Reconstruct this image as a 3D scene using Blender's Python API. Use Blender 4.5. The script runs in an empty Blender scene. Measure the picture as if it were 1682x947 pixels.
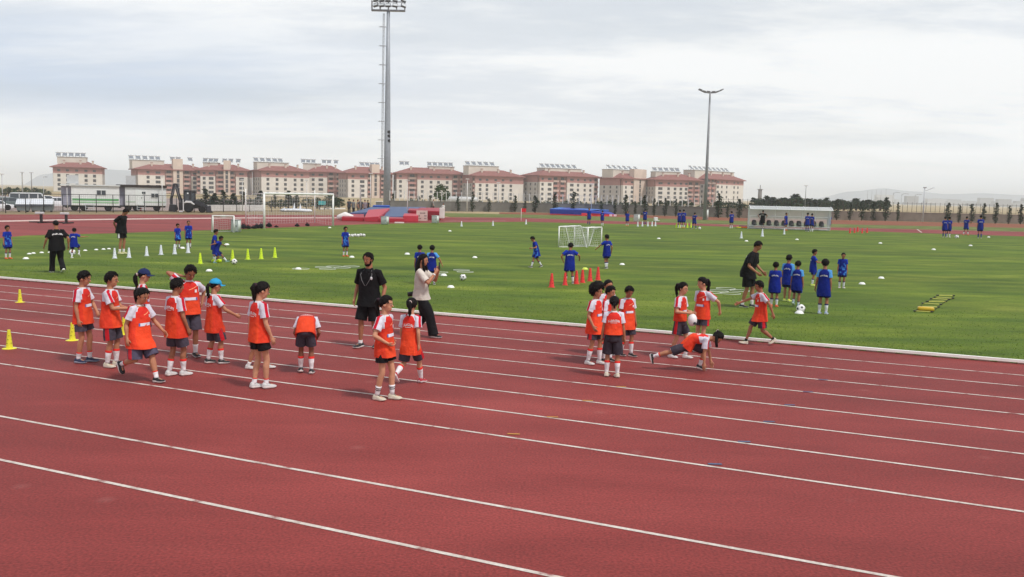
import bpy, math, random
from mathutils import Vector, Matrix, noise
R = math.radians
V = Vector
scene = bpy.context.scene
COL = scene.collection
random.seed(7)

# ------------------------------------------------------------------ camera
F = 1500.0; CX, CY = 841.0, 473.5
CAMH = 2.93
PITCH = math.atan((473.5 - 320.0) / F); ROLL = math.atan(0.0215)
CAM = V((0, 0, CAMH))
fwd = V((0, math.cos(PITCH), -math.sin(PITCH)))
_r0 = V((1, 0, 0)); _u0 = _r0.cross(fwd)
rgt = _r0 * math.cos(ROLL) + _u0 * math.sin(ROLL)
upv = _u0 * math.cos(ROLL) - _r0 * math.sin(ROLL)

def ray(px, py):
    return fwd + rgt * ((px - CX) / F) - upv * ((py - CY) / F)
def G(px, py, z=0.0):                       # photo pixel -> point on the level z
    d = ray(px, py)
    return CAM + d * ((z - CAMH) / d.z)
def U(px, py, Y):                           # photo pixel -> point at distance Y
    d = ray(px, py)
    return CAM + d * (Y / d.y)
def depth(p): return (p - CAM).dot(fwd)
def bearing(p): return math.atan2(p.x - CAM.x, p.y - CAM.y)
def mpp(p): return depth(p) / F             # metres per photo pixel at p

cam_data = bpy.data.cameras.new('camera'); cam = bpy.data.objects.new('camera', cam_data); COL.objects.link(cam)
m = Matrix((rgt, upv, -fwd)).transposed().to_4x4(); m.translation = CAM
cam.matrix_world = m
cam_data.sensor_width = 36; cam_data.lens = 36 * F / 1682
cam_data.clip_end = 40000; cam_data.clip_start = 0.1
scene.camera = cam

# ------------------------------------------------------------------ colours and materials
def s2l(c):
    return tuple(((x / 255) / 12.92 if x / 255 <= .04045 else ((x / 255 + .055) / 1.055) ** 2.4) for x in c)
def S(r, g, b): return s2l((r, g, b))

def mat_new(name, rough=.7, spec=.3, metal=0.0):
    mt = bpy.data.materials.new(name); mt.use_nodes = True
    nt = mt.node_tree; b = nt.nodes['Principled BSDF']
    b.inputs['Roughness'].default_value = rough
    b.inputs['Specular IOR Level'].default_value = spec
    b.inputs['Metallic'].default_value = metal
    return mt, nt, b
def tinted(name, rough=.7, spec=.3, metal=0.0, var=.12, scale=6.0, bump=0.0, bscale=30., sheen=0):
    """colour from the mesh's own 'Col' attribute, broken up by noise"""
    mt, nt, b = mat_new(name, rough, spec, metal)
    at = nt.nodes.new('ShaderNodeAttribute'); at.attribute_name = 'Col'
    tc = nt.nodes.new('ShaderNodeTexCoord')
    n = nt.nodes.new('ShaderNodeTexNoise'); n.inputs['Scale'].default_value = scale; n.inputs['Detail'].default_value = 5
    nt.links.new(tc.outputs['Object'], n.inputs['Vector'])
    mr = nt.nodes.new('ShaderNodeMapRange'); mr.inputs['From Min'].default_value = .3; mr.inputs['From Max'].default_value = .7
    mr.inputs['To Min'].default_value = 1 - var; mr.inputs['To Max'].default_value = 1 + var
    nt.links.new(n.outputs['Fac'], mr.inputs['Value'])
    mx = nt.nodes.new('ShaderNodeVectorMath'); mx.operation = 'SCALE'
    nt.links.new(at.outputs['Color'], mx.inputs[0]); nt.links.new(mr.outputs['Result'], mx.inputs['Scale'])
    nt.links.new(mx.outputs['Vector'], b.inputs['Base Color'])
    if bump:
        n2 = nt.nodes.new('ShaderNodeTexNoise'); n2.inputs['Scale'].default_value = bscale; n2.inputs['Detail'].default_value = 3
        nt.links.new(tc.outputs['Object'], n2.inputs['Vector'])
        bp = nt.nodes.new('ShaderNodeBump'); bp.inputs['Strength'].default_value = bump; bp.inputs['Distance'].default_value = .03
        nt.links.new(n2.outputs['Fac'], bp.inputs['Height']); nt.links.new(bp.outputs['Normal'], b.inputs['Normal'])
    if sheen: b.inputs['Sheen Weight'].default_value = sheen
    return mt
M = {}
M['cloth'] = tinted('cloth', .8, .2, var=.10, scale=9, bump=.85, bscale=11)
M['skin'] = tinted('skin', .55, .35, var=.07, scale=25)
M['hair'] = tinted('hair', .62, .15, var=.3, scale=40, bump=.6, bscale=60)
M['shoe'] = tinted('shoe', .5, .4, var=.1, scale=30)
M['plastic'] = tinted('plastic', .45, .45, var=.06, scale=12)
M['paint'] = tinted('paint', .4, .5, var=.06, scale=4)
M['metal'] = tinted('metal', .45, .5, var=.1, scale=3)
M['wall'] = tinted('wall', .9, .15, var=.07, scale=.35)
M['concrete'] = tinted('concrete', .9, .2, var=.16, scale=.8, bump=.3, bscale=8)
M['roof'] = tinted('roof', .85, .2, var=.14, scale=.8)
M['leaf'] = tinted('leaf', .65, .3, var=.3, scale=1.5)
M['bark'] = tinted('bark', .9, .1, var=.25, scale=8)
M['dark'] = tinted('dark', .7, .3, var=.15, scale=8)
M['vinyl'] = tinted('vinyl', .5, .4, var=.1, scale=1.2, bump=.3, bscale=2.5)
def glass_mat(name, col, rough=.08):
    mt, nt, b = mat_new(name, rough, .6); b.inputs['Base Color'].default_value = (*col, 1)
    return mt
M['window'] = glass_mat('window_glass', (.05, .06, .07), .12)
def net_clear(name, col, alpha):
    mt, nt, b = mat_new(name, .25, .5)
    b.inputs['Base Color'].default_value = (*col, 1)
    tr = nt.nodes.new('ShaderNodeBsdfTransparent'); mx = nt.nodes.new('ShaderNodeMixShader')
    mx.inputs['Fac'].default_value = alpha
    nt.links.new(tr.outputs[0], mx.inputs[1]); nt.links.new(b.outputs[0], mx.inputs[2])
    nt.links.new(mx.outputs[0], nt.nodes['Material Output'].inputs['Surface'])
    return mt
M['polycarb'] = net_clear('clear_panel', (.90, .91, .92), .46)

# ------------------------------------------------------------------ mesh builder
def frames(pts, ref=None):
    """tangents and transported normals along a polyline"""
    n = len(pts); T = []
    for i in range(n):
        a = pts[max(i - 1, 0)]; b = pts[min(i + 1, n - 1)]
        t = (b - a); T.append(t.normalized() if t.length > 1e-9 else V((0, 0, 1)))
    r = V(ref) if ref is not None else (V((1, 0, 0)) if abs(T[0].x) < .9 else V((0, 1, 0)))
    out = []
    for t in T:
        r = (r - t * r.dot(t))
        if r.length < 1e-6: r = t.orthogonal()
        r = r.normalized(); out.append((t, r, t.cross(r)))
    return out

class MB:
    def __init__(s): s.v = []; s.f = []; s.c = []
    def ring_loft(s, rings, col, cap0=True, cap1=True):
        n = len(rings[0]); b0 = len(s.v)
        for r in rings: s.v.extend(r)
        fn = callable(col)
        for i in range(len(rings) - 1):
            for j in range(n):
                a = b0 + i * n + j; b = b0 + i * n + (j + 1) % n
                s.f.append((a, b, b + n, a + n)); s.c.append(col(i, j) if fn else col)
        if cap0:
            s.f.append(tuple(b0 + j for j in reversed(range(n)))); s.c.append(col(0, 0) if fn else col)
        if cap1:
            e = b0 + (len(rings) - 1) * n
            s.f.append(tuple(e + j for j in range(n))); s.c.append(col(len(rings) - 2, 0) if fn else col)
    def tube(s, pts, rads, n=8, col=(.5, .5, .5), ref=None, round_ends=True):
        """rads: radius or (a, b) per point; a lies along the transported reference"""
        pts = [V(p) for p in pts]
        if not isinstance(rads, (list, tuple)): rads = [rads] * len(pts)
        rads = [r if isinstance(r, tuple) else (r, r) for r in rads]
        fr = frames(pts, ref); rings = []; idx = []
        def ring(p, f, a, b):
            return [p + f[1] * (a * math.cos(2 * math.pi * k / n)) + f[2] * (b * math.sin(2 * math.pi * k / n)) for k in range(n)]
        if round_ends:
            a, b = rads[0]; h = min(a, b)
            for q in (.25, .72):
                rings.append(ring(pts[0] - fr[0][0] * h * math.sqrt(1 - q * q), fr[0], a * q, b * q)); idx.append(0)
        for i, p in enumerate(pts):
            rings.append(ring(p, fr[i], *rads[i])); idx.append(i)
        if round_ends:
            a, b = rads[-1]; h = min(a, b)
            for q in (.72, .25):
                rings.append(ring(pts[-1] + fr[-1][0] * h * math.sqrt(1 - q * q), fr[-1], a * q, b * q)); idx.append(len(pts) - 1)
        if callable(col):
            c2 = lambda i, j: col(idx[i], j)
            s.ring_loft(rings, c2)
        else: s.ring_loft(rings, col)
    def bar(s, p0, p1, w, h=None, col=(.5, .5, .5), up=(0, 0, 1)):
        """square bar from p0 to p1, w across, h along 'up'"""
        p0, p1 = V(p0), V(p1); h = h or w
        t = (p1 - p0).normalized(); u = V(up); u = u - t * u.dot(t)
        if u.length < 1e-4: u = t.orthogonal()
        u.normalize(); l = t.cross(u)
        rings = [[p + l * (w / 2 * a) + u * (h / 2 * b) for a, b in ((-1, -1), (1, -1), (1, 1), (-1, 1))] for p in (p0, p1)]
        rings = [list(reversed(r)) for r in rings]
        s.ring_loft(rings, col)
    def box(s, c, size, col=(.5, .5, .5), rot=None):
        c = V(c); x, y, z = [q / 2 for q in size]
        rot = rot or Matrix.Identity(3)
        P = lambda a, b, d: c + rot @ V((a * x, b * y, d * z))
        s.ring_loft([[P(-1, -1, k), P(1, -1, k), P(1, 1, k), P(-1, 1, k)] for k in (-1, 1)], col)
    def ell(s, c, r, col=(.5, .5, .5), axes=None, nu=12, nv=8):
        c = V(c); ax = axes or (V((1, 0, 0)), V((0, 1, 0)), V((0, 0, 1)))
        rings = []
        for i in range(1, nv):
            th = -math.pi / 2 + math.pi * i / nv
            rings.append([c + ax[0] * (r[0] * math.cos(th) * math.cos(2 * math.pi * j / nu)) + ax[1] * (r[1] * math.cos(th) * math.sin(2 * math.pi * j / nu)) + ax[2] * (r[2] * math.sin(th)) for j in range(nu)])
        s.ring_loft(rings, col)
    def quad(s, a, b, c, d, col):
        i = len(s.v); s.v.extend([V(a), V(b), V(c), V(d)]); s.f.append((i, i + 1, i + 2, i + 3)); s.c.append(col)
    def prism(s, poly, off, col, cap=True):
        """closed outline extruded by the vector off"""
        off = V(off); s.ring_loft([[V(p) for p in poly], [V(p) + off for p in poly]], col)
    def join(s, other):
        b = len(s.v); s.v.extend(other.v); s.f.extend(tuple(i + b for i in f) for f in other.f); s.c.extend(other.c)
    def mesh(s, name, smooth=True):
        me = bpy.data.meshes.new(name); me.from_pydata([tuple(v) for v in s.v], [], s.f)
        put_colours(me, s.c)
        if smooth: me.polygons.foreach_set('use_smooth', [True] * len(me.polygons))
        me.update(); return me
    def build(s, name, mat, parent=None, smooth=True, bevel=0, sharp=0):
        me = s.mesh(name, smooth)
        if sharp: me.set_sharp_from_angle(angle=R(sharp))
        me.materials.append(M[mat] if isinstance(mat, str) else mat)
        return link(name, me, parent, bevel)
def put_colours(me, cols):
    at = me.color_attributes.new('Col', 'FLOAT_COLOR', 'CORNER'); buf = []
    for p, c in zip(me.polygons, cols): buf.extend((c[0], c[1], c[2], 1.0) * p.loop_total)
    at.data.foreach_set('color', buf)
def link(name, me, parent=None, bevel=0):
    o = bpy.data.objects.new(name, me); COL.objects.link(o)
    if parent is not None: o.parent = parent
    if bevel:
        b = o.modifiers.new('bevel', 'BEVEL'); b.width = bevel; b.segments = 2; b.limit_method = 'ANGLE'; b.angle_limit = R(40)
    return o
def empty(name, loc=(0, 0, 0), rz=0, label=None, cat=None, group=None):
    o = bpy.data.objects.new(name, None); o.empty_display_size = .2; COL.objects.link(o)
    o.location = loc; o.rotation_euler = (0, 0, rz)
    tag(o, label, cat, group); return o
def tag(o, label=None, cat=None, group=None, kind=None):
    if label: o['label'] = label
    if cat: o['category'] = cat
    if group: o['group'] = group
    if kind: o['kind'] = kind
    return o
def copy_tree(o, loc, rz=None, label=None, scale=None):
    c = o.copy(); COL.objects.link(c); c.location = loc
    if rz is not None: c.rotation_euler = (0, 0, rz)
    if label: c['label'] = label
    if scale: c.scale = scale
    def kids(src, dst):
        for ch in list(src.children):
            k = ch.copy(); COL.objects.link(k); k.parent = dst; kids(ch, k)
    kids(o, c); return c
ORD = ['first', 'second', 'third', 'fourth', 'fifth', 'sixth', 'seventh', 'eighth', 'ninth', 'tenth', 'eleventh', 'twelfth', 'thirteenth',
       'fourteenth', 'fifteenth', 'sixteenth', 'seventeenth', 'eighteenth', 'nineteenth', 'twentieth', 'twenty-first', 'twenty-second', 'twenty-third',
       'twenty-fourth', 'twenty-fifth', 'twenty-sixth', 'twenty-seventh', 'twenty-eighth', 'twenty-ninth', 'thirtieth'] + ['thirty-' + q for q in
       ('first', 'second', 'third', 'fourth', 'fifth', 'sixth', 'seventh', 'eighth', 'ninth')] + ['fortieth']
def face_cam(p): return -bearing(p)      # yaw that turns a model's -Y side to the camera
# ------------------------------------------------------------------ light and sky
SUN_EL, SUN_AZ = R(58), R(132)            # azimuth clockwise from +Y (the view direction): right of and behind the camera
w = bpy.data.worlds.new('World'); scene.world = w; w.use_nodes = True
nt = w.node_tree; bg = nt.nodes['Background']
sky = nt.nodes.new('ShaderNodeTexSky'); sky.sky_type = 'NISHITA'; sky.sun_disc = False
sky.sun_elevation = SUN_EL; sky.sun_rotation = SUN_AZ; sky.air_density = 1.2; sky.dust_density = 2.5
tc = nt.nodes.new('ShaderNodeTexCoord')
sep = nt.nodes.new('ShaderNodeSeparateXYZ'); nt.links.new(tc.outputs['Generated'], sep.inputs[0])
def wn(kind, **kw):
    n = nt.nodes.new(kind)
    for k, v in kw.items(): setattr(n, k, v)
    return n
def wmath(op, a, b=None):
    n = wn('ShaderNodeMath', operation=op)
    for i, q in enumerate((a, b)):
        if q is None: continue
        if isinstance(q, (int, float)): n.inputs[i].default_value = q
        else: nt.links.new(q, n.inputs[i])
    return n.outputs[0]
# cloud sheet: directions projected on a plane overhead
zc = wmath('MAXIMUM', sep.outputs['Z'], 0.0); zc = wmath('ADD', zc, 0.14)
cx_ = wmath('DIVIDE', sep.outputs['X'], zc); cy_ = wmath('DIVIDE', sep.outputs['Y'], zc)
cmb = wn('ShaderNodeCombineXYZ'); nt.links.new(cx_, cmb.inputs[0]); nt.links.new(cy_, cmb.inputs[1])
def cloud_noise(scale, detail, rough, off, squash=(1, 1, 1)):
    mp = wn('ShaderNodeMapping'); mp.inputs['Location'].default_value = off; mp.inputs['Scale'].default_value = squash
    nt.links.new(cmb.outputs[0], mp.inputs[0])
    n = wn('ShaderNodeTexNoise'); n.inputs['Scale'].default_value = scale; n.inputs['Detail'].default_value = detail; n.inputs['Roughness'].default_value = rough
    nt.links.new(mp.outputs[0], n.inputs['Vector']); return n.outputs['Fac']
def wrange(v, a, b, c, d):
    n = wn('ShaderNodeMapRange', interpolation_type='SMOOTHSTEP'); nt.links.new(v, n.inputs['Value'])
    for k, q in zip(('From Min', 'From Max', 'To Min', 'To Max'), (a, b, c, d)): n.inputs[k].default_value = q
    return n.outputs[0]
cover = wrange(cloud_noise(.75, 7, .55, (3.1, 1.7, 0), (.8, 1.2, 1)), .36, .56, .84, 1.0)
shade = wrange(cloud_noise(1.15, 9, .62, (7.3, -2.2, 4), (.7, 1.3, 1)), .41, .6, 0.0, 1.0)
rampA = wn('ShaderNodeMix', data_type='RGBA'); nt.links.new(shade, rampA.inputs[0])
rampA.inputs[6].default_value = (10.1, 10.3, 10.4, 1); rampA.inputs[7].default_value = (8.0, 8.5, 9.1, 1)
hz = wrange(sep.outputs['Z'], 0.0, .11, 0.0, 1.0)       # towards the horizon the sheet thickens to an even pale veil
rampB = wn('ShaderNodeMix', data_type='RGBA'); nt.links.new(hz, rampB.inputs[0])
rampB.inputs[6].default_value = (12.0, 12.4, 12.6, 1); nt.links.new(rampA.outputs[2], rampB.inputs[7])
gx = wrange(wmath('DIVIDE', sep.outputs['X'], sep.outputs['Y']), -.5, .02, 1.0, 0.0)      # a thinner, bluer gap in the sheet low on the left
gy = wmath('MULTIPLY', wrange(sep.outputs['Z'], .04, .10, 0.0, 1.0), wrange(sep.outputs['Z'], .12, .20, 1.0, 0.0))
gap = wmath('MULTIPLY', wmath('MULTIPLY', gx, gy), wrange(cloud_noise(1.1, 6, .6, (1.3, 5.2, 2), (.5, 1.6, 1)), .35, .6, .5, 1.0))
cover2 = wmath('MAXIMUM', cover, wrange(sep.outputs['Z'], 0.02, .11, 1.0, 0.0))
over = wrange(sep.outputs['Z'], .30, .72, 1.0, .28)      # overhead, out of view, the sheet is thinned to dim the ambient light
cover2 = wmath('MULTIPLY', cover2, over)
rampC = wn('ShaderNodeMix', data_type='RGBA'); nt.links.new(gap, rampC.inputs[0]); nt.links.new(rampB.outputs[2], rampC.inputs[6]); rampC.inputs[7].default_value = (6.1, 7.2, 8.8, 1)
mix = wn('ShaderNodeMix', data_type='RGBA'); nt.links.new(cover2, mix.inputs[0])
nt.links.new(sky.outputs[0], mix.inputs[6]); nt.links.new(rampC.outputs[2], mix.inputs[7])
nt.links.new(mix.outputs[2], bg.inputs['Color']); bg.inputs['Strength'].default_value = 0.1
sun_d = bpy.data.lights.new('sun', 'SUN'); sun_d.energy = 2.6; sun_d.angle = R(7); sun_d.color = (1, .97, .925)
sun = bpy.data.objects.new('sun', sun_d); COL.objects.link(sun)
sdir = V((math.sin(SUN_AZ) * math.cos(SUN_EL), math.cos(SUN_AZ) * math.cos(SUN_EL), math.sin(SUN_EL)))
sun.rotation_euler = sdir.to_track_quat('Z', 'Y').to_euler()
sun.location = sdir * 60
vs = scene.view_settings
vs.view_transform = 'Standard'; vs.look = 'None'; vs.exposure = 0.0; vs.gamma = 1.0; vs.use_curve_mapping = False
scene.cycles.use_denoising = True
scene.cycles.max_bounces = 6; scene.cycles.volume_bounces = 2; scene.cycles.transparent_max_bounces = 16

# ------------------------------------------------------------------ ground sheets
def surf(name, colors, scale, stretch=(1, 1, 1), fine=80., fine_amt=.25, rough=.9, spec=.2, rot=0, bump=.2, speck=None, pos=(.32, .68)):
    mt, nt, b = mat_new(name, rough, spec)
    tc = nt.nodes.new('ShaderNodeTexCoord'); mp = nt.nodes.new('ShaderNodeMapping')
    mp.inputs['Scale'].default_value = stretch; mp.inputs['Rotation'].default_value = (0, 0, rot)
    nt.links.new(tc.outputs['Object'], mp.inputs[0])
    n = nt.nodes.new('ShaderNodeTexNoise'); n.inputs['Scale'].default_value = scale; n.inputs['Detail'].default_value = 8; n.inputs['Roughness'].default_value = .6
    nt.links.new(mp.outputs[0], n.inputs['Vector'])
    rp = nt.nodes.new('ShaderNodeValToRGB'); nt.links.new(n.outputs['Fac'], rp.inputs[0])
    k = len(colors)
    while len(rp.color_ramp.elements) < k: rp.color_ramp.elements.new(.5)
    for i, e in enumerate(rp.color_ramp.elements):
        e.position = pos[0] + (pos[1] - pos[0]) * i / (k - 1); e.color = (*colors[i], 1)
    f = nt.nodes.new('ShaderNodeTexNoise'); f.inputs['Scale'].default_value = fine; f.inputs['Detail'].default_value = 4
    nt.links.new(tc.outputs['Object'], f.inputs['Vector'])
    mr = nt.nodes.new('ShaderNodeMapRange'); nt.links.new(f.outputs['Fac'], mr.inputs['Value'])
    mr.inputs['From Min'].default_value = .3; mr.inputs['From Max'].default_value = .7
    mr.inputs['To Min'].default_value = 1 - fine_amt; mr.inputs['To Max'].default_value = 1 + fine_amt
    sc = nt.nodes.new('ShaderNodeVectorMath'); sc.operation = 'SCALE'
    nt.links.new(rp.outputs[0], sc.inputs[0]); nt.links.new(mr.outputs[0], sc.inputs['Scale'])
    nt.links.new(sc.outputs[0], b.inputs['Base Color'])
    bp = nt.nodes.new('ShaderNodeBump'); bp.inputs['Strength'].default_value = bump; bp.inputs['Distance'].default_value = .01
    nt.links.new(f.outputs['Fac'], bp.inputs['Height']); nt.links.new(bp.outputs['Normal'], b.inputs['Normal'])
    return mt, nt, b, sc
KA = (G(0, 458), G(1682, 598)); KD = (KA[1] - KA[0]).normalized()          # direction of the straight
KN = V((-KD.y, KD.x, 0));  KN = KN if KN.y > 0 else -KN                     # across, away from the camera
K_ROT = math.atan2(KD.y, KD.x)
def sheet(name, pts, z, mat):
    me = bpy.data.meshes.new(name); me.from_pydata([(p.x, p.y, z) for p in pts], [], [tuple(range(len(pts)))])
    if me.polygons[0].normal.z < 0: me.flip_normals()
    me.materials.append(mat); o = link(name, me); tag(o, kind='structure'); return o
earth = surf('dry_earth', [S(150, 132, 100), S(172, 152, 116), S(128, 124, 88)], .02, fine=.6, fine_amt=.2)[0]
sheet('ground', [V((-6900, -400, 0)), V((6900, -400, 0)), V((6900, 10400, 0)), V((-6900, 10400, 0))], -.02, earth)
tr_m, tnt, tb, tsc = surf('track_rubber', [S(114, 43, 39), S(130, 51, 47), S(148, 63, 58)], .32, stretch=(.35, 1, 1), fine=38, fine_amt=.34, rough=.72, spec=.3, rot=-K_ROT, bump=.45)
t3 = tnt.nodes.new('ShaderNodeTexNoise'); t3.inputs['Scale'].default_value = 2.6; t3.inputs['Detail'].default_value = 7; t3.inputs['Roughness'].default_value = .68
tc3 = tnt.nodes.new('ShaderNodeTexCoord'); tm3 = tnt.nodes.new('ShaderNodeMapping'); tm3.inputs['Scale'].default_value = (.22, 1.0, 1); tm3.inputs['Rotation'].default_value = (0, 0, -K_ROT)
tnt.links.new(tc3.outputs['Object'], tm3.inputs[0]); tnt.links.new(tm3.outputs[0], t3.inputs['Vector'])
tr3 = tnt.nodes.new('ShaderNodeMapRange'); tnt.links.new(t3.outputs['Fac'], tr3.inputs['Value'])
for k, q in zip(('From Min', 'From Max', 'To Min', 'To Max'), (.3, .7, .91, 1.09)): tr3.inputs[k].default_value = q
ts3 = tnt.nodes.new('ShaderNodeVectorMath'); ts3.operation = 'SCALE'; tnt.links.new(tsc.outputs[0], ts3.inputs[0]); tnt.links.new(tr3.outputs[0], ts3.inputs['Scale'])
tv = tnt.nodes.new('ShaderNodeTexVoronoi'); tv.inputs['Scale'].default_value = .9; tnt.links.new(tc3.outputs['Object'], tv.inputs['Vector'])       # pale scuffs and trodden dust spots
tvr = tnt.nodes.new('ShaderNodeMapRange'); tnt.links.new(tv.outputs['Distance'], tvr.inputs['Value'])
for k, q in zip(('From Min', 'From Max', 'To Min', 'To Max'), (.0, .10, .22, 0.0)): tvr.inputs[k].default_value = q
tmx = tnt.nodes.new('ShaderNodeMix'); tmx.data_type = 'RGBA'; tnt.links.new(tvr.outputs[0], tmx.inputs[0]); tnt.links.new(ts3.outputs[0], tmx.inputs[6]); tmx.inputs[7].default_value = (*S(176, 120, 112), 1)
tnt.links.new(tmx.outputs[2], tb.inputs['Base Color'])
red_far = [(-500, 353), (0, 352), (300, 352), (560, 353), (740, 356.5), (860, 357.5), (960, 361.5), (1282, 371), (1420, 374.5), (1682, 380.5), (2000, 388)]
near = [V((70, -12, 0)), V((-70, -12, 0))]
sheet('running_track', [G(*p) for p in red_far] + [V((130, 20, 0))] + near + [V((-120, 25, 0))], 0, tr_m)
# grass: long streaks along the mowing direction, broad light and dark mowing bands, fine blades
gr_m, gnt, gb, gsc = surf('mown_grass', [S(54, 76, 12), S(76, 98, 18), S(97, 114, 26), S(132, 140, 50)], .55, stretch=(.3, 1.0, 1), fine=22, fine_amt=.38, rough=.85, spec=.25, rot=0, bump=.9, pos=(.26, .74))
gtc = gnt.nodes.new('ShaderNodeTexCoord')
gmp = gnt.nodes.new('ShaderNodeMapping'); gmp.inputs['Rotation'].default_value = (0, 0, -K_ROT); gnt.links.new(gtc.outputs['Object'], gmp.inputs[0])
gw = gnt.nodes.new('ShaderNodeTexNoise'); gw.inputs['Scale'].default_value = .12; gw.inputs['Detail'].default_value = 5
gst = gnt.nodes.new('ShaderNodeMapping'); gst.inputs['Scale'].default_value = (.25, 1.2, 1); gnt.links.new(gmp.outputs[0], gst.inputs[0]); gnt.links.new(gst.outputs[0], gw.inputs['Vector'])
gmr = gnt.nodes.new('ShaderNodeMapRange'); gnt.links.new(gw.outputs['Fac'], gmr.inputs['Value'])
for k, q in zip(('From Min', 'From Max', 'To Min', 'To Max'), (.35, .65, .84, 1.14)): gmr.inputs[k].default_value = q
gsc2 = gnt.nodes.new('ShaderNodeVectorMath'); gsc2.operation = 'SCALE'
gnt.links.new(gsc.outputs[0], gsc2.inputs[0]); gnt.links.new(gmr.outputs[0], gsc2.inputs['Scale'])
gn3 = gnt.nodes.new('ShaderNodeTexNoise'); gn3.inputs['Scale'].default_value = 2.2; gn3.inputs['Detail'].default_value = 6; gn3.inputs['Roughness'].default_value = .7
gm3 = gnt.nodes.new('ShaderNodeMapping'); gm3.inputs['Scale'].default_value = (.5, 1.0, 1); gm3.inputs['Rotation'].default_value = (0, 0, .06); gnt.links.new(gtc.outputs['Object'], gm3.inputs[0]); gnt.links.new(gm3.outputs[0], gn3.inputs['Vector'])
gr3 = gnt.nodes.new('ShaderNodeMapRange'); gnt.links.new(gn3.outputs['Fac'], gr3.inputs['Value'])
for k, q in zip(('From Min', 'From Max', 'To Min', 'To Max'), (.3, .7, .82, 1.18)): gr3.inputs[k].default_value = q
gsc3 = gnt.nodes.new('ShaderNodeVectorMath'); gsc3.operation = 'SCALE'
gnt.links.new(gsc2.outputs[0], gsc3.inputs[0]); gnt.links.new(gr3.outputs[0], gsc3.inputs['Scale'])
gnt.links.new(gsc3.outputs[0], gb.inputs['Base Color'])
grass_far = [(-700, 412), (-200, 399), (0, 391), (43, 386.5), (180, 383), (400, 376), (600, 368), (740, 365), (860, 364), (960, 366.5), (1100, 369), (1282, 374.5), (1420, 379.5), (1682, 388), (2000, 397)]
def kerb_pt(t): return KA[0] + KD * t
klen = (KA[1] - KA[0]).length
sheet('infield_grass', [G(*p) for p in grass_far] + [kerb_pt(klen + 20) + KN * .05, kerb_pt(-40) + KN * .05], .004, gr_m)
verge = surf('verge_grass', [S(84, 98, 44), S(100, 110, 54), S(125, 124, 72)], .3, fine=6, fine_amt=.3)[0]
top = [(560, 346), (740, 346.5), (860, 348), (960, 350), (1282, 359), (1420, 361.5), (1682, 367), (2000, 374)]
sheet('verge', [G(*p) for p in [(700, 349), (860, 352), (960, 354.5), (1282, 365), (1420, 369), (1682, 374), (2000, 381)]] +
      [G(*p) for p in [(2000, 387), (1682, 380), (1420, 374), (1282, 370.5), (960, 361), (860, 357), (740, 356)]], .004, verge)
brown = surf('clay_strip', [S(122, 74, 56), S(138, 84, 62), S(116, 80, 58)], .25, fine=3, fine_amt=.15)[0]
sheet('clay_strip', [G(*p) for p in [(820, 348.5), (860, 348.6), (960, 350.6), (1282, 359.6), (1420, 362.1), (1682, 367.6), (2000, 374.6)]] +
      [G(*p) for p in [(2000, 381), (1682, 374), (1420, 369), (1282, 365), (960, 354.5), (860, 352), (820, 351)]], .008, brown)
dirt = surf('dirt_strip', [S(120, 104, 80), S(146, 128, 98), S(106, 100, 66)], .5, fine=3, fine_amt=.25)[0]
sheet('dirt_strip', [G(*p) for p in [(-400, 348), (0, 346.5), (300, 346), (560, 344.5), (700, 345), (700, 356), (560, 352.6), (300, 351.8), (0, 351.8), (-400, 353)]], -.008, dirt)
paver = surf('car_park', [S(140, 124, 118), S(156, 138, 130), S(120, 112, 108)], .3, fine=3, fine_amt=.12)[0]
sheet('car_park', [G(*p) for p in [(-300, 347.5), (0, 346.2), (300, 345.6), (430, 345.2), (430, 328), (-300, 315)]], -.014, paver)

# painted lines
line_m = surf('line_paint', [S(150, 104, 98), S(196, 182, 172), S(206, 196, 186), S(216, 206, 196)], 5, fine=30, fine_amt=.16, rough=.7)[0]
def strip(name, a, b, w_, z, mt):
    d = (b - a).normalized(); n = V((-d.y, d.x, 0)) * w_ / 2
    return sheet(name, [a - n, b - n, b + n, a + n], z, mt)
for (x0, y0, x1, y1) in [(0, 468.1, 1682, 616.5), (0, 479, 1682, 634.5), (0, 491.7, 1682, 656), (0, 506, 1682, 680.7), (0, 523, 1682, 710), (0, 543.3, 1682, 745.6),
                         (0, 567.2, 1682, 788.4), (0, 597, 1682, 840.5), (0, 683.5, 1460, 946.5), (0, 755, 908, 946.5)]:
    a, b = G(x0, y0), G(x1, y1); d = (b - a).normalized()
    strip('lane_line', a - d * 14, b + d * 12, .05, .004, line_m)
blue_m = surf('blue_paint', [S(84, 92, 120), S(96, 108, 136)], 3, fine_amt=.2)[0]
yel_m = surf('yellow_paint', [S(180, 126, 62), S(196, 142, 80)], 3, fine_amt=.2)[0]
for mt, pts in ((blue_m, [(1352, 624), (1327, 644), (1297, 665.5), (1263, 693), (1222, 726), (1174, 763)]), (yel_m, [(1020, 635.5), (965, 658.5), (907, 685.5), (843, 713.5)])):
    for (x, y) in pts:
        c = G(x, y); strip('painted_mark', c - KD * .07 - KN * .02, c + KD * .07 + KN * .04, .05, .008, mt)
# far curve of the track: its white kerb and a few lines
fk = MB()
pl = [(-300, 367.5), (0, 363.8), (110, 361.5), (250, 359.6), (400, 358.2), (565, 358)]
for p, q in zip(pl, pl[1:]):
    fk.bar(G(*p) + V((0, 0, .04)), G(*q) + V((0, 0, .04)), .28, .08, S(225, 214, 205))
tag(fk.build('track_kerb', 'paint', smooth=False), kind='structure')
strip('painted_line', G(730, 363), G(830, 362.4), .3, .004, line_m)
strip('painted_line', G(1504, 374.5), G(1514, 381.5), .12, .004, line_m)
strip('painted_line', G(-200, 356.5), G(560, 354.6), .12, .004, line_m)
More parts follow.
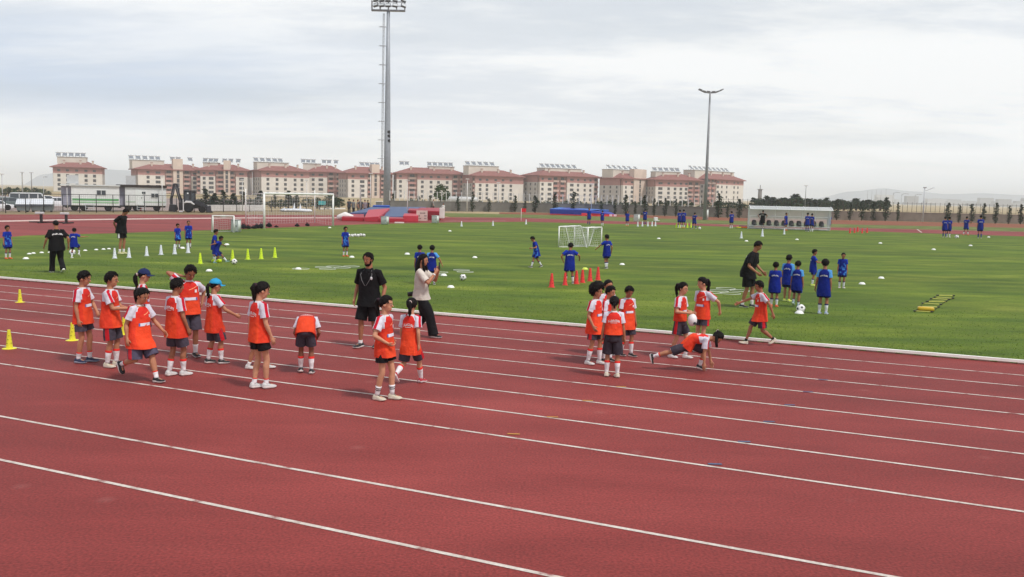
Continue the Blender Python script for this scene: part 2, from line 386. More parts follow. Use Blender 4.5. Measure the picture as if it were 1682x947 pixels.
# the near aluminium kerb: white rail on short feet, dark drainage gaps under it
kb = MB(); kw = S(248, 246, 238); kf = S(150, 120, 108)
kb.bar(kerb_pt(-30) + V((0, 0, .055)), kerb_pt(klen + 15) + V((0, 0, .055)), .075, .05, kw)
t = -30
while t < klen + 15:
    kb.bar(kerb_pt(t) + V((0, 0, .017)), kerb_pt(t + .2) + V((0, 0, .017)), .05, .03, kf); t += .33
tag(kb.build('infield_kerb', 'paint', smooth=False), kind='structure')

# short blades standing out of the turf beside the kerb
gt = MB(); rg = random.Random(5)
for _ in range(30000):
    t = rg.uniform(-4, klen + 3); d = .07 + 9 * rg.random() ** 2.2; p = kerb_pt(t) + KN * d; a = rg.uniform(0, 6.28); h_ = rg.uniform(.015, .04); wv = V((math.cos(a), math.sin(a), 0)) * .009; ln = V((rg.uniform(-.03, .03), rg.uniform(-.03, .03), h_))
    i = len(gt.v); gt.v += [p - wv, p + wv, p + ln]; gt.f.append((i, i + 1, i + 2)); k = rg.uniform(.8, 1.35); gt.c.append(tuple(c * k for c in S(98, 122, 42)))
tag(gt.build('grass_blades', 'leaf', smooth=False), kind='stuff')

# ------------------------------------------------------------------ far hills
def ridge(name, Y, prof, thick, colr, seed):
    """a range of hills with real depth: crest heights from the profile, slopes falling to both sides"""
    xs = [p[0] for p in prof]; mb = MB(); nx, ny = 90, 14; x0, x1 = xs[0], xs[-1]
    grid = []
    for i in range(nx + 1):
        px = x0 + (x1 - x0) * i / nx
        for k in range(len(prof) - 1):
            if prof[k][0] <= px <= prof[k + 1][0]:
                q = (px - prof[k][0]) / (prof[k + 1][0] - prof[k][0]); q = q * q * (3 - 2 * q)
                py = prof[k][1] * (1 - q) + prof[k + 1][1] * q; break
        c = U(px, py, Y); row = []
        for j in range(ny + 1):
            s_ = j / ny * 2 - 1; hgt = (c.z + 4) * (1 - abs(s_) ** 1.3) - 4
            y_ = Y + s_ * thick
            nz = noise.noise(V((c.x * .004 + seed, y_ * .004, 0))) * .16 * max(hgt, 0) if abs(s_) > .02 else 0
            row.append(V((c.x * y_ / Y, y_, hgt + nz)))
        grid.append(row)
    mb.v = [p for r_ in grid for p in r_]
    for i in range(nx):
        for j in range(ny):
            a = i * (ny + 1) + j; mb.f.append((a, a + ny + 1, a + ny + 2, a + 1)); mb.c.append(colr)
    tag(mb.build(name, 'concrete'), kind='structure')
ridge('hills', 3600, [(-250, 318), (-60, 316), (30, 305), (72, 286), (110, 279), (160, 277), (200, 279), (260, 286), (330, 300), (420, 316)], 540, S(136, 144, 150), 1)  # both ranges: blue-grey base colour carries part of the distance haze
ridge('hills', 4000, [(1290, 331), (1340, 325), (1400, 314), (1450, 309), (1500, 314), (1560, 318.5), (1610, 317), (1682, 320), (1800, 316), (1950, 325), (2050, 344)], 700, S(136, 144, 150), 5)
# air
hb = MB(); hb.box((0, 4990, 60), (14000, 10960, 122), (.8, .8, .8))
hm = bpy.data.materials.new('haze_air'); hm.use_nodes = True; hn = hm.node_tree; hn.nodes.clear()
ho = hn.nodes.new('ShaderNodeOutputMaterial'); hv = hn.nodes.new('ShaderNodeVolumePrincipled')
hv.inputs['Color'].default_value = (.93, .97, 1.0, 1); hv.inputs['Density'].default_value = 3.1e-4; hv.inputs['Anisotropy'].default_value = 0
hn.links.new(hv.outputs[0], ho.inputs['Volume'])
haze = hb.build('haze', hm, smooth=False); tag(haze, kind='stuff')
# ------------------------------------------------------------------ people
SKIN = [S(196, 142, 112), S(180, 124, 94), S(160, 106, 78), S(132, 84, 62)]
HAIRC = S(20, 16, 15)
ORANGE = dict(main=S(230, 74, 40), sleeve=S(206, 203, 214), stripe=S(196, 26, 48), top=S(208, 46, 38), collar=S(214, 208, 210), kind='orange')
BLUE = dict(main=S(8, 32, 124), sleeve=S(14, 44, 150), stripe=S(52, 112, 190), top=S(10, 36, 134), collar=S(24, 34, 110), kind='blue')
BLUE_L = dict(BLUE, sleeve=S(84, 150, 216))
BLACK = dict(main=S(13, 13, 15), sleeve=S(13, 13, 15), stripe=S(14, 14, 16), top=S(13, 13, 15), collar=S(26, 26, 28), kind='black')
BEIGE = dict(main=S(206, 197, 186), sleeve=S(206, 197, 186), stripe=S(206, 190, 182), top=S(206, 190, 182), collar=S(196, 180, 172), kind='plain')
GREY_SH = (S(72, 66, 78), None); GREY_RED = (S(66, 60, 70), S(190, 30, 40)); BLACK_SH = (S(20, 19, 22), None); NAVY_SH = (S(18, 24, 76), S(34, 60, 156))
W_SOCK = (S(228, 224, 226), S(212, 44, 38)); W_NAVY = (S(222, 222, 226), S(30, 40, 90)); W_PLAIN = (S(228, 226, 226), None); B_SOCK = (S(28, 28, 30), None)
SH_BLACK = (S(26, 25, 28), S(225, 222, 218)); SH_WHITE = (S(196, 194, 192), S(235, 232, 228)); SH_NAVY = (S(30, 36, 66), S(160, 172, 190)); SH_RED = (S(170, 34, 48), S(220, 210, 210)); SH_ORANGE = (S(220, 92, 40), S(220, 110, 60)); SH_CREAM = (S(196, 186, 166), S(226, 220, 206)); SH_GREEN = (S(190, 206, 70), S(220, 224, 160)); SH_GB = (S(60, 130, 130), S(200, 210, 200))

def remesh(mb, voxel, smooth=2, fac=.5):
    me = mb.mesh('tmp'); o = bpy.data.objects.new('tmp', me); COL.objects.link(o)
    r = o.modifiers.new('r', 'REMESH'); r.mode = 'VOXEL'; r.voxel_size = voxel; r.use_smooth_shade = True
    s_ = o.modifiers.new('s', 'SMOOTH'); s_.factor = fac; s_.iterations = smooth
    dg = bpy.context.evaluated_depsgraph_get()
    out = bpy.data.meshes.new_from_object(o.evaluated_get(dg), depsgraph=dg)
    bpy.data.objects.remove(o); bpy.data.meshes.remove(me)
    v = [p.co.copy() for p in out.vertices]; f = [tuple(p.vertices) for p in out.polygons]
    bpy.data.meshes.remove(out); return v, f

def ik(A, B, l1, l2, hint):
    d = B - A; L = d.length; mx = (l1 + l2) * .998
    if L > mx: d = d * (mx / L); B = A + d; L = mx
    if L < abs(l1 - l2) * 1.05: L = abs(l1 - l2) * 1.05; B = A + d.normalized() * L; d = B - A
    u = d.normalized(); a = (l1 * l1 - l2 * l2 + L * L) / (2 * L); h = math.sqrt(max(l1 * l1 - a * a, 0))
    n = V(hint); n = n - u * n.dot(u)
    n = n.normalized() if n.length > 1e-5 else u.orthogonal().normalized()
    return A + u * a + n * h, B
def lerp(a, b, t): return a + (b - a) * t
def interp(tab, x):
    if x <= tab[0][0]: return tab[0][1:]
    for p, q in zip(tab, tab[1:]):
        if x <= q[0]:
            t = (x - p[0]) / (q[0] - p[0]); return tuple(lerp(a, b, t) for a, b in zip(p[1:], q[1:]))
    return tab[-1][1:]

def person(label, px, py, hpx, h, kit, shorts, socks, shoes, hair='short', adult=0, girth=1.0, skin=1, lod=1, group=None, name='person',
           lean=0, side=0, hy=0, hp=8, feet=None, hands=None, hints=(None, None), hip=None, hem=.40, trousers=False, hairc=HAIRC, twist=0,
           elbows=None, extra=None, sleeve_len=.66, shorts_len=.86, sock_h=.62, z0=0, knee=None, beard=False, female=False, grip=(.5, .5), roll=0):
    p0 = G(px, py); H = hpx * mpp(p0)
    yaw = -math.pi / 2 - bearing(p0) + R(h)
    root = empty(name, p0 + V((0, 0, .008 + z0)), yaw, label, 'person', group)
    X, Y, Z = V((1, 0, 0)), V((0, 1, 0)), V((0, 0, 1))
    seed = (px * 7.13 + py * 3.7) % 97
    k = adult
    hh = lerp(.156, .136, k) * H
    sw = lerp(.084, .101 if not female else .088, k) * H
    l_th, l_sh, l_an = lerp(.233, .245, k) * H, lerp(.222, .235, k) * H, .042 * H
    l_ua, l_fa = lerp(.165, .176, k) * H, lerp(.14, .148, k) * H
    l_to = lerp(.292, .29, k) * H
    feet = feet or ((.01, .055, 0, 0, 8), (-.015, -.055, 0, 0, -8))     # fwd, left, up, heel lift, toe-out
    ank = []
    for (fx, fy, fz, fp, fyaw) in feet:
        lift = math.sin(R(max(fp, 0))) * .11 * H
        ank.append(V((fx * H - .02 * H * (1 - math.cos(R(fp))), fy * H, fz * H + l_an + lift)))
    if hip is None:
        px_ = 0.5 * (ank[0].x + ank[1].x) * .6; pz = 1e9
        for i, a in enumerate(ank):
            hj = .048 * H * (1 if i == 0 else -1)
            r2 = ((l_th + l_sh) * .992) ** 2 - (a.x - px_) ** 2 - (a.y - hj) ** 2
            if feet[i][2] < .06: pz = min(pz, a.z + math.sqrt(max(r2, 1e-6)))
        P = V((px_, 0, pz))
    else: P = V((hip[0] * H, hip[1] * H, hip[2] * H))
    lr, sr = R(lean), R(side)
    S_ = (X * math.sin(lr) + Z * math.cos(lr)); S_ = (S_ * math.cos(sr) + Y * math.sin(sr)).normalized()
    Sp = (X * math.sin(lr * .45) + Z * math.cos(lr * .45)); Sp = (Sp * math.cos(sr * .6) + Y * math.sin(sr * .6)).normalized()   # pelvis tilts less
    mid = P + Sp * (l_to * .42); C = mid + S_ * (l_to * .58)
    tw = R(twist); ly = (Y * math.cos(tw) - X * math.sin(tw)); ly = (ly - S_ * ly.dot(S_)).normalized()      # shoulder axis (left)
    ry = R(roll); ly = (ly * math.cos(ry) + S_ * math.sin(ry)).normalized()
    fx_ = ly.cross(S_).normalized()                                                                           # chest forward
    N = C + S_ * (.018 * H)
    hd = (S_ * .55 + Z * .45).normalized() if abs(lean) < 60 else (S_ * .9 + Z * .1 + X * .1).normalized()
    a = R(hp); hf = (fx_ * math.cos(R(hy)) + ly * math.sin(R(hy)))
    hf = (hf - hd * hf.dot(hd)).normalized()
    hu = (hd * math.cos(a) + hf * math.sin(a)).normalized(); hf2 = (hf * math.cos(a) - hd * math.sin(a)).normalized(); hl = hu.cross(hf2).normalized()
    Hc = N + hd * (lerp(.030, .038, k) * H) + hu * (hh * .5) + hf2 * (.012 * H)
    sk = SKIN[skin]; g = girth
    hip_j = [P + Y * (.048 * H * s_) for s_ in (1, -1)]
    knees = []
    for i in (0, 1):
        hint = V((1, .12 * (1 if i == 0 else -1), 0)) if knee is None or knee[i] is None else V(knee[i])
        kn, an = ik(hip_j[i], ank[i], l_th, l_sh, hint); knees.append(kn); ank[i] = an
    sh_j = [C + ly * (sw * s_) - S_ * (.012 * H) for s_ in (1, -1)]
    hands = hands or ((.03, .045, -.30), (.02, .045, -.30))
    elb, wri = [], []
    for i in (0, 1):
        s_ = 1 if i == 0 else -1; t = hands[i]
        if len(t) == 4: B = V((t[0] * H, t[1] * H, t[2] * H))                    # absolute in the figure's frame
        else: B = sh_j[i] + X * (t[0] * H) + Y * (t[1] * H * s_) + Z * (t[2] * H)
        hint = V(hints[i]) if hints[i] else V((-1, .55 * s_, -.15))
        e, q = ik(sh_j[i], B, l_ua, l_fa, hint); elb.append(e); wri.append(q)
    # ---- body
    b = MB(); n1 = 10 if lod < 2 else 7
    fat = (g - 1) * .6 + 1
    for i in (0, 1):
        A_, K_, N_ = hip_j[i], knees[i], ank[i]
        b.tube([lerp(A_, K_, t) for t in (0, .35, .7, 1)], [.047 * H * fat, .043 * H * fat, .033 * H * fat, .0285 * H], n1)
        d = (N_ - K_).normalized(); bk = (X * -1); bk = (bk - d * bk.dot(d)); bk = bk.normalized() if bk.length > .01 else d.orthogonal()
        b.tube([lerp(K_, N_, t) + bk * (o_ * H) for t, o_ in ((0, 0), (.28, .007), (.55, .004), (.85, 0), (1, 0))], [.0285 * H, .031 * H * fat, .0265 * H * fat, .0185 * H, .018 * H], n1)
        ft = feet[i]; dirf = V((math.cos(R(ft[4])), math.sin(R(ft[4])), 0)); pt = R(ft[3]); fd = dirf * math.cos(pt) - Z * math.sin(pt); fu = dirf * math.sin(pt) + Z * math.cos(pt)
        b.tube([N_ - fu * (.012 * H), N_ - fu * (.022 * H) + fd * (.06 * H)], [.018 * H, .014 * H], n1)
        ua, fa = sh_j[i], elb[i]
        b.tube([lerp(ua, fa, t) for t in (0, .4, 1)], [.029 * H * fat, .026 * H * fat, .0205 * H], n1)
        b.tube([lerp(fa, wri[i], t) for t in (0, .3, .8, 1)], [.0205 * H, .0215 * H * fat, .0155 * H, .0145 * H], n1)
    tor = [(P - Sp * (.03 * H), .075, .058), (P + Sp * (.03 * H), .088, .062), (mid, .076, .054), (lerp(mid, C, .6), .084, .056), (C - S_ * (.01 * H), .074, .042), (C + S_ * (.02 * H), .036, .034)]
    rings = []
    for q, (c, a_, b_) in enumerate(tor):
        t = q / 5; ax = Y.lerp(ly, t).normalized(); dn = (Sp.lerp(S_, t)).normalized(); ax = (ax - dn * ax.dot(dn)).normalized(); fo = ax.cross(dn)
        rings.append([c + ax * (a_ * g * H * math.cos(2 * math.pi * j / 14)) + fo * (b_ * g * H * -math.sin(2 * math.pi * j / 14)) for j in range(14)])
    b.ring_loft(rings, sk)
    b.tube([N - S_ * (.01 * H), Hc - hu * (hh * .25) - hf2 * (.012 * H)], [.034 * H * (1 + .15 * k), .031 * H * (1 + .1 * k)], n1)
    ax3 = (hf2, hl, hu)
    hd_ = lambda f_, l_, u_: Hc + hf2 * (f_ * hh) + hl * (l_ * hh) + hu * (u_ * hh)
    b.ell(hd_(-.02, 0, .10), (.405 * hh, .335 * hh, .405 * hh), axes=ax3, nu=16, nv=10)
    b.ell(hd_(.10, 0, -.20), (.255 * hh, .235 * hh, .285 * hh), axes=ax3, nu=14, nv=8)
    for s_ in (1, -1): b.ell(hd_(.14, .13 * s_, -.12), (.19 * hh, .13 * hh, .17 * hh), axes=ax3, nu=10, nv=6)
    if lod < 2:
        b.tube([hd_(.33, 0, .02), hd_(.43, 0, -.10)], [.035 * hh, .052 * hh], 8)
        for s_ in (1, -1): b.ell(hd_(-.02, .335 * s_, -.04), (.085 * hh, .04 * hh, .11 * hh), axes=ax3, nu=8, nv=6)
    vox = {0: .0072, 1: .0095, 2: .017}[lod] * max(H, 1.0) / 1.4
    v_, f_ = remesh(b, vox, 2 if lod < 2 else 1)
    body = MB(); body.v = v_; body.f = f_; body.c = [sk] * len(f_)
    # features and hands join the same mesh
    if lod < 2:
        for s_ in (1, -1):
            body.ell(hd_(.325, .135 * s_, 0.0), (.042 * hh, .056 * hh, .026 * hh), S(176, 162, 156), ax3, 8, 6)
            body.ell(hd_(.352, .13 * s_, 0.0), (.03 * hh, .034 * hh, .034 * hh), S(30, 20, 18), ax3, 8, 6)
            body.tube([hd_(.352, .065 * s_, .085), hd_(.352, .135 * s_, .105), hd_(.31, .21 * s_, .08)], [.014 * hh, .02 * hh, .012 * hh], 5, HAIRC)
        lip = tuple(a_ * b_ for a_, b_ in zip(sk, (.85, .55, .55)))
        body.tube([hd_(.285, .105, -.285), hd_(.34, .03, -.28), hd_(.34, -.03, -.28), hd_(.285, -.105, -.285)], [.016 * hh, .028 * hh, .028 * hh, .016 * hh], 6, lip)
    for i in (0, 1):
        s_ = 1 if i == 0 else -1
        d = (wri[i] - elb[i]).normalized()
        th = X if abs(d.x) < .8 else Z
        if elbows and elbows[i]: th = V(elbows[i])
        th = (th - d * th.dot(d)).normalized(); pn = d.cross(th) * s_                    # palm normal: towards the body
        hl_ = .098 * H; w0 = wri[i]
        body.tube([w0 - d * (.01 * H), w0 + d * (.02 * H), w0 + d * (.045 * H)], [(.0165 * H, .0125 * H), (.021 * H, .011 * H), (.0215 * H, .0095 * H)], 8, sk, ref=th)
        cu = grip[i]
        for q, (off, ln) in enumerate(((.0155, .92), (.0055, 1.0), (-.005, .94), (-.0145, .76))):
            r0 = w0 + d * (.045 * H) + th * (off * H)
            d1 = (d * math.cos(cu * .7) + pn * math.sin(cu * .7)); d2 = (d * math.cos(cu * 1.9) + pn * math.sin(cu * 1.9))
            m1 = r0 + d1 * (.023 * H * ln); m2 = m1 + d2 * (.021 * H * ln)
            body.tube([r0, m1, m2], [.0055 * H, .0052 * H, .0042 * H], 5, sk)
        t0 = w0 + d * (.014 * H) + th * (.014 * H); t1 = t0 + (d * .6 + th * .7 + pn * .35).normalized() * (.021 * H); t2 = t1 + (d * .9 + th * .15 + pn * .4).normalized() * (.017 * H)
        body.tube([t0, t1, t2], [.0068 * H, .0062 * H, .005 * H], 5, sk)
    body.build('body', 'skin', root)
    # ---- hair
    hb_ = MB(); nu, nv = (30, 20) if lod < 2 else (16, 10)
    thick, rough_, el_tab = .04, .04, [(0, 36), (38, 31), (58, 12), (76, -16), (90, -26), (100, -14), (118, -30), (145, -48), (180, -54)]
    if hair == 'buzz': thick, rough_ = .035, .015
    if hair == 'curly': thick, rough_ = .25, .12; el_tab = [(0, 30), (40, 20), (62, 0), (90, -45), (140, -58), (180, -60)]
    if hair in ('pony', 'long', 'bun', 'cap_navy', 'cap_turq'): thick, rough_ = (.0, .0) if hair.startswith('cap') else (.035, .022); el_tab = [(0, 36), (40, 27), (62, 6), (84, -14), (100, -22), (140, -50), (180, -56)]
    if hair == 'tuft': thick, rough_ = .06, .05
    rings = []
    for i in range(1, nv):
        el = -90 + 180 * i / nv; row = []
        for j in range(nu):
            az = 360 * j / nu; az_ = az if az <= 180 else 360 - az
            ce, se = math.cos(R(el)), math.sin(R(el)); ca, sa = math.cos(R(az)), math.sin(R(az))
            dv = V((ce * ca, ce * sa, se)); r0 = 1 / math.sqrt((dv.x / .405) ** 2 + (dv.y / .335) ** 2 + (dv.z / .405) ** 2)
            e0 = interp(el_tab, az_)[0] + noise.noise(V((az * .06, seed, 3))) * 5
            q = min(max((el - e0) / 6, 0), 1); grow = min(max((el - e0) / 30, 0), 1) ** .7
            ns = noise.noise(V((dv.x * 5 + seed, dv.y * 5, dv.z * 5))) + .5 * noise.noise(V((dv.x * 13, dv.y * 13 + seed, dv.z * 13)))
            r1 = r0 + .018 + thick * grow * (1 + .35 * max(se, 0)) + rough_ * ns * (.35 + .65 * grow)
            rr = lerp(r0 * .86, r1, q) * hh
            row.append(hd_(-.02, 0, .10) + hf2 * (dv.x * rr) + hl * (dv.y * rr) + hu * (dv.z * rr))
        rings.append(row)
    if hair.startswith('cap'): rings = [[hd_(-.02, 0, .10) + (p - hd_(-.02, 0, .10)) * (.97 if (p - hd_(-.02, 0, .10)).dot(hu) > 0 else 1) for p in r_] for r_ in rings]
    hb_.ring_loft(rings, hairc)
    if lod < 2 and not hair.startswith('cap') and hair != 'buzz':          # loose locks that break the outline
        rh = random.Random(int(seed * 31)); hc0 = hd_(-.02, 0, .10); smooth_ = hair in ('pony', 'long', 'bun')
        for q in range(110 if not smooth_ else 60):
            az = rh.uniform(-180, 180); e0 = interp(el_tab, abs(az))[0]; el = e0 + (90 - e0) * rh.random() ** 1.5 + 2; ce = math.cos(R(el)); dv = V((ce * math.cos(R(az)), ce * math.sin(R(az)), math.sin(R(el))))
            r0 = 1 / math.sqrt((dv.x / .405) ** 2 + (dv.y / .335) ** 2 + (dv.z / .405) ** 2); D_ = (hf2 * dv.x + hl * dv.y + hu * dv.z); dn_ = (hf2 * rh.uniform(-.5, .8) + hl * rh.uniform(-.6, .6) - hu * rh.uniform(.1, 1.0)); dn_ = (dn_ - D_ * dn_.dot(D_)).normalized()
            g0 = min(max((el - e0) / 30, 0), 1) ** .7; b0 = hc0 + D_ * ((r0 + thick * g0 * .9) * hh); ln = rh.uniform(.10, .2) * (1.6 if hair == 'curly' else 1) * hh; k_ = rh.uniform(.75, 1.5)
            lift_ = .17 if not smooth_ else .07
            hb_.tube([b0, b0 + dn_ * ln * .55 + D_ * ln * lift_, b0 + dn_ * ln + D_ * ln * (lift_ * .6)], [.034 * hh, .026 * hh, .006 * hh], 4, tuple(c * k_ for c in hairc), round_ends=False)
    if beard:
        hb_.ell(hd_(.10, 0, -.355), (.268 * hh, .246 * hh, .17 * hh), hairc, ax3, 16, 10)
        for s_ in (1, -1): hb_.ell(hd_(.06, .225 * s_, -.19), (.12 * hh, .085 * hh, .16 * hh), hairc, ax3, 10, 8)
        hb_.tube([hd_(.28, .12, -.24), hd_(.355, .04, -.21), hd_(.355, -.04, -.21), hd_(.28, -.12, -.24)], [.02 * hh] * 4, 6, hairc)
    tie = None
    def tail(pts, rad, flat=1.0):
        for q in range(3):
            jit = [V((noise.noise(V((q * 9.1, i * 2.3, seed))), noise.noise(V((q * 5.7, i * 2.9, seed + 4))), 0)) * (.045 * hh * min(i, 3)) for i in range(len(pts))]
            hb_.tube([p + j for p, j in zip(pts, jit)], [(r_ * hh * flat, r_ * hh) for r_ in rad], 8, hairc, ref=hl)
    if hair in ('pony', 'cap_navy', 'cap_turq'):
        up = .22 if hair == 'pony' else .02
        s0 = hd_(-.40, 0, up); bk = -hf2; L = 1.0
        pts = [s0, s0 + bk * (.14 * hh) + hu * (.03 * hh), s0 + bk * (.23 * hh) - Z * (.22 * hh), s0 + bk * (.20 * hh) - Z * (.5 * hh), s0 + bk * (.17 * hh) - Z * (.78 * hh), s0 + bk * (.15 * hh) - Z * (1.0 * hh)]
        if abs(lean) > 60: pts = [s0, s0 + bk * (.05 * hh) + hu * (.1 * hh), s0 - Z * (.3 * hh) + hl * (-.3 * hh), s0 - Z * (.8 * hh) + hl * (-.34 * hh), s0 - Z * (1.15 * hh) + hl * (-.3 * hh)]
        tail(pts, [.07, .11, .13, .12, .09, .03][:len(pts)])
        tie = (pts[0], pts[1])
    if hair == 'bun':
        hb_.ell(hd_(-.46, 0, .06), (.15 * hh, .17 * hh, .16 * hh), hairc, ax3, 10, 8); s0 = hd_(-.5, 0, 0)
        tail([s0, s0 - hf2 * (.1 * hh) - Z * (.2 * hh), s0 - hf2 * (.06 * hh) - Z * (.45 * hh)], [.1, .1, .03])
    if hair == 'long':
        s0 = hd_(-.30, 0, .12); bk = -hf2
        tail([s0, s0 + bk * (.12 * hh) - Z * (.35 * hh), s0 + bk * (.16 * hh) - Z * (.9 * hh), s0 + bk * (.14 * hh) - Z * (1.5 * hh), s0 + bk * (.10 * hh) - Z * (2.05 * hh)], [.22, .23, .22, .2, .08], 1.9)
        for s_ in (1, -1):
            s1 = hd_(.06, .31 * s_, .08)
            tail([s1, s1 - Z * (.35 * hh) + hl * (.03 * s_ * hh), s1 - Z * (.85 * hh) + hf2 * (.1 * hh), s1 - Z * (1.25 * hh) + hf2 * (.12 * hh)], [.09, .11, .1, .04])
    ho_ = hb_.build('hair', 'hair', root)
    if tie and lod < 2:
        tb_ = MB(); c0 = lerp(tie[0], tie[1], .45); dn = (tie[1] - tie[0]).normalized()
        tb_.tube([c0 - dn * (.03 * hh), c0 + dn * (.03 * hh)], .125 * hh, 8, S(190, 170, 165) if int(seed) % 2 else S(60, 40, 50)); tb_.build('hair_tie', 'cloth', ho_)
    if hair.startswith('cap'):
        cc = S(34, 44, 84) if hair == 'cap_navy' else S(46, 150, 196); cm = MB(); rings = []
        for i in range(9):
            el = 4 + 86 * i / 8.2; ce, se = math.cos(R(el)), math.sin(R(el))
            rings.append([hd_(-.02 + .47 * ce * math.cos(2 * math.pi * j / 20), .40 * ce * math.sin(2 * math.pi * j / 20), .12 + .45 * se) for j in range(20)])
        cm.ring_loft(rings, cc)
        cap = cm.build('cap', 'cloth', root); br = MB(); top_, bot = [], []
        for j in range(13):
            az = R(-62 + 124 * j / 12); rr = .47 + .27 * math.cos(az * 1.3)
            top_.append((rr * math.cos(az), .86 * rr * math.sin(az)))
        poly = [hd_(.30 * math.cos(R(-62 + 124 * j / 12)) * 1.3, .36 * math.sin(R(-62 + 124 * j / 12)), .15) for j in range(13)]
        outer = [hd_(a_, b_, .11 - .5 * (b_ * b_)) for a_, b_ in top_]
        br.prism(outer + list(reversed(poly)), hu * (.03 * hh), cc); br.build('brim', 'cloth', cap)
        bt = MB(); bt.ell(hd_(-.02, 0, .575), (.04 * hh, .04 * hh, .03 * hh), cc, ax3, 8, 5); bt.build('button', 'cloth', cap)
    # ---- shirt
    def torso_frame(dn_):
        """axis point, side, front for a distance dn_ (in H) below the neck"""
        L1 = (N - mid).length / H; L2 = (mid - P).length / H
        if dn_ <= L1: c = lerp(N, mid, dn_ / L1); t = 1 - .5 * dn_ / L1
        elif dn_ <= L1 + L2: c = lerp(mid, P, (dn_ - L1) / L2); t = .5 - .5 * (dn_ - L1) / L2
        else:
            e_ = dn_ - L1 - L2; c = P - (Sp * .6 + Z * .4).normalized() * (e_ * H); t = 0
        ax = Y.lerp(ly, t).normalized(); dn = Sp.lerp(S_, t).normalized(); ax = (ax - dn * ax.dot(dn)).normalized(); fo = ax.cross(dn)
        return c, ax, fo
    aw = lerp(.95, 1.02, k) * (1 if not female else .93)
    TAB = [(-.012, .040, .040), (.004, .046, .046), (.012, .066, .052), (.026, .092, .060), (.05, .106, .068), (.09, .108, .076), (.15, .106, .078), (.22, .108, .080), (.29, .116, .089), (.36, .121, .095), (.45, .124, .099)]
    nr = 30 if lod < 2 else 16
    ds = [-.012, .003, .012, .026, .05, .08, .11, .145, .18, .22, .26, .30, .34, .38, .42]; ds = [d for d in ds if d < hem - .015] + [hem]
    L12 = ((N - mid).length + (mid - P).length) / H
    swf = max([max((knees[i] - hip_j[i]).normalized().x, 0) for i in (0, 1)]); swb = max([max(-(knees[i] - hip_j[i]).normalized().x, 0) for i in (0, 1)])
    def tor_pt(dn_, th, out=0.0):
        a_, b_ = interp(TAB, dn_); c, ax, fo = torso_frame(dn_); e_ = max(dn_ - L12, 0) if abs(lean) < 50 else 0
        b_ = b_ + (swf if math.sin(th) > 0 else swb) * e_ * .9 * min(abs(math.sin(th)) * 2, 1)
        loose = min(max((dn_ - .06) / .3, 0), 1)
        wv = (noise.noise(V((math.cos(th) * 1.9 + seed, math.sin(th) * 1.9, dn_ * 5))) * 1.1 + .55 * math.sin(th * 6 + seed + 7 * noise.noise(V((dn_ * 6, math.cos(th) * 1.5, seed)))) + .5 * noise.noise(V((math.cos(th) * 3 + dn_ * 9, math.sin(th) * 3 + seed, dn_ * 14)))) * .0112 * loose; wv = max(wv, -.0035) + .0025 * loose
        e = .82
        cs, sn = math.cos(th), math.sin(th); cs = math.copysign(abs(cs) ** e, cs); sn = math.copysign(abs(sn) ** e, sn)
        gg = lerp(1, g, min(max((dn_ - .02) / .08, 0), 1)) * aw
        return c + ax * ((a_ * gg + wv + out) * H * cs) + fo * ((b_ * gg + wv + out) * H * sn)
    sm = MB(); jv = 1 + .13 * math.sin(seed * 12.9); kd = {k_: (tuple(c_ * jv for c_ in v_) if isinstance(v_, tuple) and k_ in ('main', 'top') else v_) for k_, v_ in kit.items()}
    def tcol(i, j):
        d = ds[min(i, len(ds) - 1)]; cs = abs(math.cos(2 * math.pi * (j + .5) / nr))
        if i == 0: return kd['collar']
        if kd['kind'] == 'orange':
            if d < .05 and cs > .72: return kd['sleeve']
            if d < .085 and cs > .86: return kd['sleeve']
            t = min(max((d - .05) / .14, 0), 1) * (1 if cs < .86 else .55); return tuple(lerp(a, b, t) for a, b in zip(kd['top'], kd['main']))
        if kd['kind'] == 'blue':
            if noise.noise(V((d * 14, j * .5, seed))) > .22 and math.sin(2 * math.pi * (j + .5) / nr) > .1: return kd['stripe'] if d > .1 and kd.get('pat') else kd['top']
        return kd['main']
    rings = [[tor_pt(d, 2 * math.pi * j / nr) for j in range(nr)] for d in ds]
    rings.append([lerp(p, torso_frame(hem)[0], .12) for p in rings[-1]]); rings.append([lerp(p, torso_frame(hem - .02)[0], .14) for p in rings[-3]])
    sm.ring_loft(rings, lambda i, j: tcol(i, j) if i < len(ds) else tuple(q * .8 for q in kd['main']))
    for i in (0, 1):
        s_ = 1 if i == 0 else -1
        A_ = sh_j[i]; d = (elb[i] - A_).normalized(); e_ = A_ + d * (l_ua * sleeve_len)
        base = A_ - ly * (s_ * .035 * H) + S_ * (.012 * H)
        outv = (ly * s_ * .8 + S_ * .6 + fx_ * 0.0); outv = outv - d * outv.dot(d); outv = outv.normalized() if outv.length > .05 else fx_
        n = 16 if lod < 2 else 10
        def scol(q, j):
            if kd['kind'] == 'orange':
                ang = (j + .5) / n * 360; ang = ang if ang < 180 else 360 - ang
                return kd['stripe'] if ang < 27 else kd['sleeve']
            return kd['sleeve']
        pts = [base, A_ + outv * (.006 * H), lerp(A_, e_, .45), lerp(A_, e_, .8), e_, e_ - d * (.004 * H), e_ - d * (.03 * H)]
        rd = [.030, .0415 * fat, .0405 * fat, .043 * fat, .044 * fat, .038 * fat, .03 * fat]
        sm.tube(pts, [r_ * H * lerp(1, 1.0, k) for r_ in rd], n, scol, ref=outv, round_ends=False)
    so = sm.build('shirt', 'cloth', root, sharp=58)
